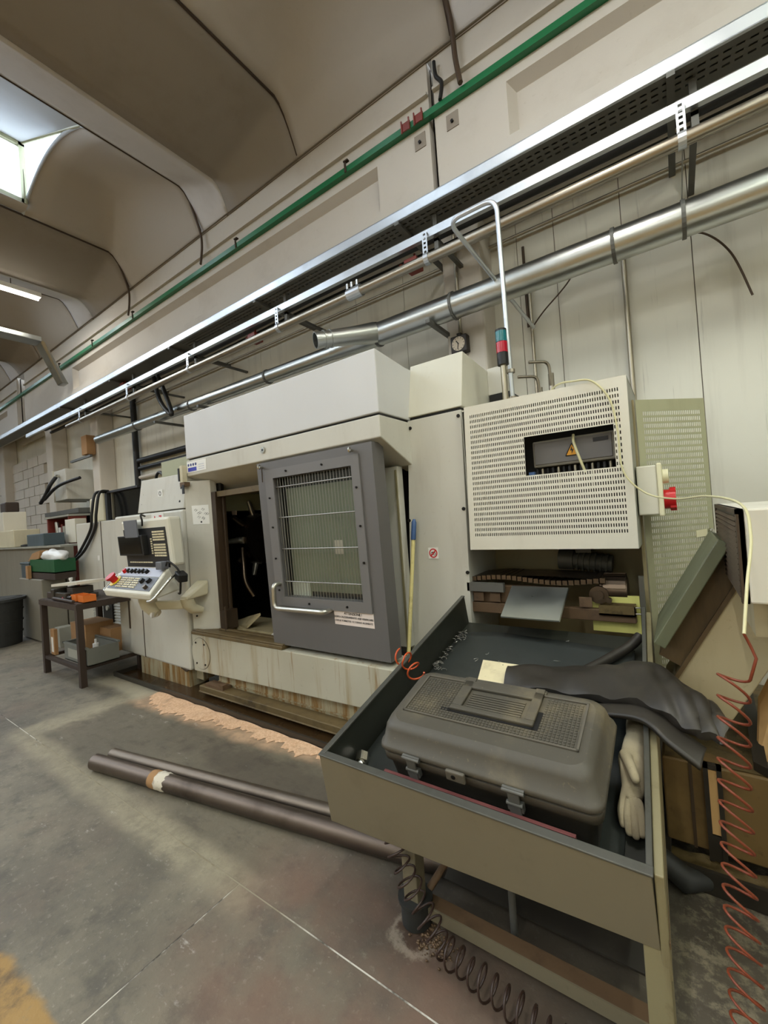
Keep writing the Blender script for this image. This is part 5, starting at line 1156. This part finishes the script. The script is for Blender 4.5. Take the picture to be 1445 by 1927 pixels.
    for u, v in ((.70, .42), (.83, .44)):
        MB().cyl(K(u, v, .004), K(u, v, .03), .022, 14, .018).build('selector_knob', 'black', t)
    for i in range(7): MB().cyl(K(.14+i*.085, .78, .004), K(.14+i*.085, .78+.02*(i % 2), .03), .018 if i else .022, 12, .015).build('rotary_switch' if i else 'start_button', 'black' if i else 'red', t)
    e = MB().cyl(K(.11, .38, .004), K(.11, .38, .010), .05, 20).build('emergency_stop', 'yellow', t); MB().cyl(K(.11, .38, .01), K(.11, .38, .05), .028, 18).cyl(K(.11, .38, .05), K(.11, .38, .068), .04, 18).build('red_mushroom', 'red', e, bevel=.005)
    MB().cyl(K(.86, .2, .004), K(.86, .2, .03), .016, 10).build('key_switch', 'oily_metal', t)
    MB().box(-3.24, -3.16, 1.60, 1.66, 1.07, 1.13).build('handset_cradle', 'panel_grey', t, bevel=.006)
    MB().tube(arc_path([(-3.07, 1.66, 1.03), (-3.02, 1.60, 1.02), (-3.06, 1.47, .87), (-3.12, 1.47, .865)], .03), .009, 10).build('grab_rail', 'chrome', t)
    MB().tube(arc_path([(-3.86, 1.64, 1.04), (-3.885, 1.60, 1.02), (-3.88, 1.49, .91), (-3.85, 1.49, .91)], .03), .007, 8).build('grab_rail', 'chrome', t)
    MB().hexa([(-3.06, 1.64, 1.0), (-3.0, 1.64, .97), (-2.98, 1.70, .97), (-3.04, 1.70, 1.0), (-3.05, 1.64, 1.06), (-2.99, 1.64, 1.03), (-2.97, 1.70, 1.03), (-3.03, 1.70, 1.06)]).build('handset', 'black', t, bevel=.008)
    MB().tube(smooth_path([(-3.16, 1.64, 1.10), (-3.08, 1.62, 1.13), (-3.02, 1.66, 1.05), (-3.06, 1.68, .9), (-3.12, 1.7, .88)]), .008, 6).build('handset_cable', 'cable_black', t)
pendant()

# ------------------------------------------------------------------ left background
def bench():
    t = thing('steel_workbench', (-4.95, 1.78, 0), 'brown steel angle workbench with low shelf at left of the machine', 'workbench')
    X0, X1, Y0_, Y1_ = -5.40, -4.50, 1.52, 2.02
    for i, (x, y) in enumerate(((X0, Y0_), (X1, Y0_), (X0, Y1_), (X1, Y1_))): MB().box(x-.025, x+.025, y-.025, y+.025, .001, .73).build('leg', 'bench_brown', t)
    MB().box(X0-.03, X1+.03, Y0_-.03, Y0_+.0, .70, .75).box(X0-.03, X1+.03, Y1_, Y1_+.03, .70, .75).box(X0-.03, X0, Y0_, Y1_, .70, .75).box(X1, X1+.03, Y0_, Y1_, .70, .75).build('top_frame', 'bench_brown', t)
    MB().box(X0-.02, X1+.02, Y0_-.02, Y1_+.02, .745, .755).build('bench_top', 'bench_brown', t)
    MB().box(X0, X1, Y0_-.02, Y0_+.02, .15, .18).box(X0, X1, Y1_-.02, Y1_+.02, .15, .18).box(X0-.02, X0+.02, Y0_, Y1_, .15, .18).box(X1-.02, X1+.02, Y0_, Y1_, .15, .18).build('shelf_frame', 'bench_brown', t)
    def th(name, m, mat, lab, cat, **k): return tag(m.build(name, mat, **k), lab, cat)
    th('steel_plate', MB().hexa([(-5.25, 1.55, .875), (-4.75, 1.6, .905), (-4.72, 1.85, .905), (-5.25, 1.85, .875), (-5.25, 1.55, .90), (-4.75, 1.6, .93), (-4.72, 1.85, .93), (-5.25, 1.85, .90)]), 'grille_white', 'pale steel plate on top of the clutter on the brown workbench', 'plate')
    th('steel_block', MB().box(-5.12, -4.80, 1.58, 1.8, .757, .80).box(-5.0, -4.86, 1.6, 1.78, .80, .87), 'bench_mess', 'dark steel block under the pale plate on the workbench', 'block', bevel=.004)
    th('steel_block', MB().box(-5.35, -5.2, 1.54, 1.66, .757, .82), 'bench_brown', 'small dark block at the left front corner of the workbench', 'block', bevel=.004)
    th('spray_bottle', MB().cyl((-5.34, 1.75, .757), (-5.34, 1.75, .88), .03, 12).cyl((-5.34, 1.75, .88), (-5.34, 1.75, .91), .012, 10).cyl((-5.34, 1.75, .91), (-5.34, 1.75, .935), .018, 10), 'paper', 'small white bottle standing at the left end of the workbench', 'bottle')
    th('tool_holder', MB().cyl((-4.62, 1.85, .757), (-4.62, 1.85, .92), .016, 10).cyl((-4.67, 1.85, .93), (-4.55, 1.83, .94), .012, 8).ball((-4.60, 1.85, .95), .026, 10, 6), 'chrome', 'brass coloured clamp standing at the right back of the workbench', 'clamp')
    for x, lab in ((-4.70, 'orange plastic tray on the workbench, left of two'), (-4.53, 'orange plastic tray on the workbench, partly behind the control panel')):
        m = MB().box(x-.06, x+.06, 1.55, 1.555, .757, .82).box(x-.06, x+.06, 1.65, 1.655, .757, .82).box(x-.06, x-.055, 1.555, 1.65, .757, .82).box(x+.055, x+.06, 1.555, 1.65, .757, .82).box(x-.06, x+.06, 1.55, 1.655, .757, .762)
        th('storage_bin', m, 'orange_plastic', lab, 'storage bin')
    th('machine_vice', MB().box(-5.15, -4.83, 1.53, 1.58, .757, .83).box(-5.18, -5.10, 1.52, 1.75, .757, .86).cyl((-4.83, 1.555, .79), (-4.74, 1.555, .79), .018, 10), 'drip_black', 'black vice shaped lump at the front of the workbench', 'vice', bevel=.006)
    th('knob', MB().ball((-4.90, 1.54, .775), .02, 10, 6), 'red', 'red round knob lying at the front edge of the workbench', 'knob')
    th('steel_rod', MB().cyl((-5.1, 1.52, .775), (-4.55, 1.5, .775), .014, 10), 'bench_brown', 'dark rod lying along the front edge of the workbench', 'rod')
    # shelf content
    th('cardboard_box', MB().box(-5.34, -4.96, 1.72, 1.98, .182, .47), 'brown_card', 'brown cardboard box on the workbench shelf, taller one', 'box', bevel=.004)
    th('cardboard_box', MB().box(-5.0, -4.72, 1.85, 2.0, .182, .42), 'brown_card', 'brown cardboard box behind the grey crate on the shelf', 'box', bevel=.004)
    w = thing('wooden_box_lid', (-5.33, 1.6, .182), 'upright wooden board with a white label at the left end of the shelf', 'board')
    MB().box(-5.36, -5.26, 1.55, 1.58, .182, .44).build('board', 'brown_card', w); MB().box(-5.335, -5.285, 1.547, 1.55, .21, .36).build('board_label', 'paper', w)
    c = thing('grey_crate', (-4.75, 1.7, .182), 'grey plastic crate on the right half of the workbench shelf', 'crate')
    m = MB(); 
    for (a, b_, y0, y1) in ((-5.0, -4.45, 1.55, 1.56), (-5.0, -4.45, 1.80, 1.81), (-5.0, -4.99, 1.56, 1.80), (-4.46, -4.45, 1.56, 1.80)): m.box(a, b_, y0, y1, .182, .34)
    m.box(-5.0, -4.45, 1.55, 1.81, .182, .19); m.build('crate_body', 'crate_grey', c)
    MB().box(-5.01, -4.44, 1.54, 1.56, .335, .352).box(-5.01, -4.44, 1.80, 1.82, .335, .352).box(-5.01, -4.99, 1.54, 1.82, .335, .352).build('crate_rim', 'crate_grey', c)
    MB().box(-4.90, -4.55, 1.546, 1.55, .22, .30).build('crate_recess', 'grey_sheet', c)
    th('white_bottle', MB().cyl((-4.62, 1.68, .192), (-4.62, 1.68, .34), .025, 10).cyl((-4.62, 1.68, .34), (-4.62, 1.68, .38), .01, 8), 'paper', 'little pale bottle standing in the grey crate', 'bottle')
bench()
def leftside():
    def th(name, m, mat, lab, cat, group=None, **k): return tag(m.build(name, mat, **k), lab, cat, group)
    # grey cabinet behind the bench with louvred lower part
    t = thing('grey_cabinet', (-5.5, 2.4, 0), 'grey machine cabinet behind the workbench with louvred lower door', 'cabinet')
    MB().box(-6.72, -4.9, 2.3, 2.9, .012, 1.54).build('cabinet_body', 'machine_paint', t, bevel=.01)
    MB().box(-5.95, -5.935, 2.296, 2.3, .1, 1.54).build('door_gap', 'frame_brown', t); MB().box(-6.08, -6.03, 2.295, 2.3, 1.05, 1.11).build('small_sticker', 'paper', t)
    for k in range(14): MB().hexa([(-6.3, 2.285, .08+k*.035), (-5.0, 2.285, .08+k*.035), (-5.0, 2.3, .08+k*.035), (-6.3, 2.3, .08+k*.035), (-6.3, 2.297, .10+k*.035), (-5.0, 2.297, .10+k*.035), (-5.0, 2.3, .10+k*.035), (-6.3, 2.3, .10+k*.035)]).build('louvre', 'grey_sheet', t)
    MB().box(-5.95, -5.7, 2.27, 2.29, .30, .55).build('dark_switch_plate', 'black', t); MB().cyl((-5.8, 2.27, .47), (-5.8, 2.25, .47), .03, 12).build('gauge', 'grey_sheet', t)
    # black monitor housing and its beige back part
    m = thing('monitor_hood', (-5.7, 2.5, 1.56), 'black open-fronted box on the grey cabinet, left of the lathe', 'box')
    MB().box(-6.02, -5.25, 2.46, 2.5, 1.56, 1.90).build('dark_front', 'screen_black', m); MB().box(-6.08, -6.02, 2.42, 2.8, 1.55, 1.92).box(-6.08, -5.2, 2.42, 2.8, 1.90, 1.925).build('housing', 'dark_grey', m); MB().box(-5.95, -5.93, 2.44, 2.46, 1.56, 1.9).build('edge_strip', 'duct_olive', m)
    th('beige_case', MB().hexa([(-6.30, 2.4, 1.55), (-6.10, 2.4, 1.55), (-6.10, 2.75, 1.55), (-6.3, 2.75, 1.55), (-6.36, 2.42, 1.93), (-6.14, 2.42, 1.93), (-6.14, 2.75, 1.93), (-6.36, 2.75, 1.93)]), 'arm_cream', 'beige ribbed case beside the black box on the grey cabinet', 'case', bevel=.02)
    th('beige_case', MB().hexa([(-6.66, 2.45, 1.52), (-6.44, 2.45, 1.52), (-6.44, 2.75, 1.52), (-6.66, 2.75, 1.52), (-6.70, 2.47, 1.88), (-6.46, 2.47, 1.88), (-6.46, 2.75, 1.88), (-6.70, 2.75, 1.88)]), 'arm_cream', 'leftmost beige case, with two black cables hanging in front', 'case', bevel=.02)
    for dx, lab in ((-.03, 'black cable hanging from the beige cases to the workbench, left one'), (.10, 'black cable hanging from the beige cases to the workbench, right one')):
        cable('black_cable', [(-6.12+dx*.8, 2.45, 1.93), (-6.1+dx, 2.33, 1.90), (-6.1+dx, 2.28, 1.65), (-6.17+dx, 2.28, 1.45), (-6.45+dx, 2.26, 1.2), (-6.6+dx*.5, 2.22, 1.07), (-6.9+dx*.3, 2.2, .95), (-7.0+dx*.2, 2.2, .86)], .018, 'cable_black', lab)
    cable('black_cable', [(-5.25, 2.7, 1.9), (-5.2, 2.65, 2.02), (-5.0, 2.6, 2.06), (-4.8, 2.6, 1.9)], .018, 'cable_black', 'black cable looping over the black box behind the upper cabinet')
    th('roller_tube', MB().cyl((-5.15, 2.75, 2.02), (-4.3, 2.75, 2.04), .03, 12).cyl((-5.15, 2.75, 1.96), (-4.3, 2.75, 1.98), .02, 10), 'arm_cream', 'cream tube lying behind the upper cabinet of the lathe', 'tube')
    # partition, cabinets, boxes at far left
    struct(MB().box(-10.6, -6.85, 2.2, 2.3, 0, 1.245).build('wall_partition', 'partition_grey'))
    th('partition_cap', MB().box(-10.6, -6.85, 2.15, 2.62, 1.246, 1.27), 'grey_sheet', 'pale shelf board along the top of the grey partition', 'shelf')
    th('low_cabinet', MB().box(-7.75, -6.85, 1.92, 2.19, .02, .84), 'partition_grey', 'low grey cabinet with bins on top, behind the workbench', 'cabinet', bevel=.01)
    b = thing('green_bin', (-6.6, 2.05, .85), 'green plastic crate with white plastic bag spilling over it', 'crate')
    m = MB(); 
    for (a, c, y0, y1) in ((-7.35, -6.45, 1.95, 1.965), (-7.35, -6.45, 2.165, 2.18), (-7.35, -7.33, 1.965, 2.165), (-6.47, -6.45, 1.965, 2.165)): m.box(a, c, y0, y1, .93, 1.10)
    m.box(-7.35, -6.45, 1.95, 2.18, .93, .94); m.build('crate_body', 'green_plastic', b)
    random.seed(9); N_ = [(random.uniform(-1,1), random.uniform(-1,1), random.uniform(-1,1)) for _ in range(6)]
    th('plastic_bag', MB().ball((-6.75, 2.06, 1.13), .12, 22, 14, (3.0, .8, .75), lambda p: p*(1+.22*math.sin(p.x*19+p.y*30)*math.cos(p.z*40+p.x*11))), 'plastic_bag', 'crumpled white plastic bag heaped in the green crate', 'plastic bag')
    th('blue_crate', MB().box(-7.74, -7.40, 1.95, 2.18, .845, 1.03).box(-7.76, -7.38, 1.94, 2.19, 1.03, 1.06), 'blue_grey_plastic', 'blue-grey plastic crate left of the green crate', 'crate', bevel=.008)
    th('cardboard_scrap', MB().hexa([(-7.55, 1.98, 1.07), (-7.1, 1.98, 1.11), (-7.1, 2.16, 1.11), (-7.55, 2.16, 1.07), (-7.35, 1.98, 1.18), (-7.05, 1.98, 1.22), (-7.05, 2.16, 1.22), (-7.35, 2.16, 1.18)]), 'brown_card', 'open brown carton on the blue-grey crate', 'box')
    th('wooden_block', MB().box(-7.36, -7.28, 1.90, 1.94, .845, 1.02), 'brown_card', 'upright tan board at the left end of the green crate', 'board')
    th('crate_base', MB().box(-7.3, -6.45, 1.95, 2.18, .845, .925), 'bench_brown', 'dark wooden base carrying the green crate', 'base')
    # refuse bin
    bn = thing('refuse_bin', (-7.1, 1.72, 0), 'dark grey ribbed refuse bin at the left edge', 'bin')
    MB().cyl((-7.52, 1.62, .001), (-7.52, 1.62, .60), .235, 28, .27).build('bin_body', 'bin_black', bn)
    MB().ring((-7.52, 1.62, .58), (0, 0, 1), .265, .30, .035, 28).build('bin_rim', 'bin_black', bn); MB().cyl((-7.52, 1.62, .60), (-7.52, 1.62, .625), .28, 28, .2).build('bin_lid', 'bin_black', bn)
    for z in (.15, .3, .45): MB().ring((-7.52, 1.62, z), (0, 0, 1), .23, .247+.05*z, .02, 28).build('bin_rib', 'bin_black', bn)
    for x, lab in ((-6.72, 'small pale offcut block on the floor right of the bin'), (-6.5, 'taller pale offcut standing on the floor beside the bin')):
        th('offcut', MB().box(x-.08, x+.08, 1.95, 2.1, .001, .19 if x < -6.6 else .24), 'grey_sheet', lab, 'block')
    # boxes on the partition shelf
    th('cardboard_box', MB().box(-10.2, -9.1, 2.22, 2.58, 1.272, 1.56), 'arm_cream', 'tan box on the partition shelf at left edge', 'box', bevel=.01)
    th('white_appliance', MB().box(-10.2, -9.75, 2.25, 2.58, 1.562, 1.90), 'grille_white', 'white box on top of the tan box at left edge', 'box', bevel=.01)
    th('dark_parcel', MB().box(-10.1, -9.8, 2.3, 2.5, 1.902, 2.08), 'bench_brown', 'dark brown parcel on the white box at left edge', 'parcel', bevel=.02)
    th('grey_instrument', MB().box(-8.75, -8.0, 2.3, 2.58, 1.272, 1.46), 'blue_grey_plastic', 'grey instrument box standing alone on the partition shelf', 'instrument', bevel=.01)
    th('black_cloth', MB().ball((-9.0, 2.4, 1.29), .1, 12, 8, (1.8, 1.2, .25)), 'black', 'flat black lump on the shelf between tan box and instrument', 'cloth')
    # red open cabinet with small tools, white box
    r = thing('red_tool_rack', (-8.6, 2.9, 1.2), 'narrow rack of tools with dark red sides beyond the partition', 'rack')
    MB().box(-9.15, -9.1, 2.7, 3.0, .002, 1.72).box(-8.2, -8.15, 2.7, 3.0, .002, 1.72).box(-9.15, -8.15, 2.95, 3.0, 1.2, 1.72).build('rack_frame', 'rust_red', r); MB().box(-9.2, -8.1, 2.68, 3.0, 1.72, 1.75).build('rack_top', 'grey_sheet', r)
    random.seed(2)
    for k in range(9):
        x = -9.0+.1*k; m = MB().cyl((x, 2.78, 1.27), (x+random.uniform(-.05, .05), 2.78, 1.5+random.random()*.18), .02+.02*random.random(), 8); m.build('hand_tool', ('rust_red', 'silver_bits', 'paper')[k % 3], r)
    th('white_case', MB().box(-8.15, -7.75, 2.64, 2.8, 1.285, 1.66), 'grille_white', 'upright white case hanging right of the red tool rack', 'case', bevel=.006)
    e = thing('electrical_cabinet', (-9.8, 3.2, 2.1), 'wall-hung grey electrical cabinet between the two far pillars', 'cabinet')
    MB().box(-10.3, -9.7, 3.2, 3.78, 2.12, 2.72).build('cabinet_body', 'machine_paint', e, bevel=.01); MB().box(-10.33, -10.3, 3.18, 3.75, 2.1, 2.74).build('cabinet_side', 'grille_white', e)
    MB().cyl((-10.0, 3.2, 2.6), (-10.0, 3.14, 2.6), .03, 10).build('gland', 'chrome', e)
    MB().tube(smooth_path([(-10.0, 3.14, 2.58), (-10.05, 3.05, 2.42), (-10.2, 3.02, 2.25), (-10.45, 3.0, 2.1)]), .035, 8).build('feed_cable', 'cable_black', e)
    MB().tube(smooth_path([(-9.3, 3.3, 2.5), (-9.8, 3.1, 2.38), (-10.3, 3.02, 2.16)]), .03, 8).build('feed_cable', 'cable_black', e)
    th('wall_bracket_shelf', MB().box(-10.6, -8.9, 3.1, 3.78, 1.82, 1.90), 'tray_dark', 'dark grey shelf below the electrical cabinet', 'shelf')
    th('beige_wall_box', MB().box(-9.26, -9.02, 3.34, 3.49, 2.92, 3.28), 'brown_card', 'tan box fixed high on the pillar above the cabinet', 'box', bevel=.006)
    th('box_bracket', MB().box(-9.9, -8.95, 3.36, 3.40, 2.86, 2.90), 'tray_dark', 'thin steel arm below the tan box on the pillar', 'bracket')
    for y, r_, lab in ((3.74, .05, 'upper of three dark pipes on the wall left of the hood'), (3.74, .04, 'middle of three dark pipes on the wall left of the hood'), (3.74, .03, 'lowest thin pale pipe on the wall left of the hood')):
        z = {.05: 2.66, .04: 2.52, .03: 2.36}[r_]
        th('wall_pipe', MB().cyl((-8.0, y, z), (-3.0, y, z), r_, 10), 'cable_black' if r_ > .035 else 'pillar_paint', lab, 'pipe')
    th('riser_pipe', MB().cyl((-7.95, 3.72, 0.2), (-7.95, 3.72, 3.9), .05, 10), 'cable_black', 'dark vertical pipe on the wall right of the near pillar', 'pipe')
    cable('cable_bundle', [(-6.0, 3.1, 3.66), (-5.85, 3.1, 3.2), (-5.6, 3.12, 2.95), (-5.75, 3.12, 3.3), (-5.9, 3.1, 3.6)], .03, 'cable_black', 'black cable bundle looped from the cable tray above the small duct')
    # steel trunking bend at upper left
    tr = thing('steel_trunking', (-9, 2.6, 4.4), 'bright steel trunking bending down to the rail at upper left', 'trunking')
    MB().box(-8.62, -8.38, 1.2, 2.56, 4.62, 4.70).box(-8.66, -8.62, 1.2, 2.56, 4.62, 4.78).build('level_run', 'steel_duct', tr, bevel=.01)
    MB().hexa([(-8.95, 2.92, 4.1), (-8.72, 2.92, 4.1), (-8.72, 3.02, 4.1), (-8.95, 3.02, 4.1), (-8.62, 2.5, 4.70), (-8.38, 2.5, 4.70), (-8.38, 2.6, 4.62), (-8.62, 2.6, 4.62)]).build('drop_run', 'steel_duct', tr, bevel=.01)
    # painted blocks at the far end of the hall wall
    bw = thing('block_wall_panel', (-17, 3.7, 1.5), 'stretch of painted blockwork at the far left end of the wall', 'wall')
    bk = None
    for j in range(14):
        for i in range(7):
            x = -16.9+i*.75+(.37 if j % 2 else 0)
            if x+.72 > -11.75: continue
            if bk is None: bk = MB().box(-.36, .36, -.06, .06, -.115, .115).build('block', 'pillar_paint', bw); bk.location = Vector((x+.36, 3.72, .2+j*.24)); bk.matrix_parent_inverse = wm(bw).inverted()
            else:
                c = bk.copy(); COL.objects.link(c); c.location = Vector((x+.36, 3.72+.006*((i*7+j*3) % 3), .2+j*.24))
leftside()
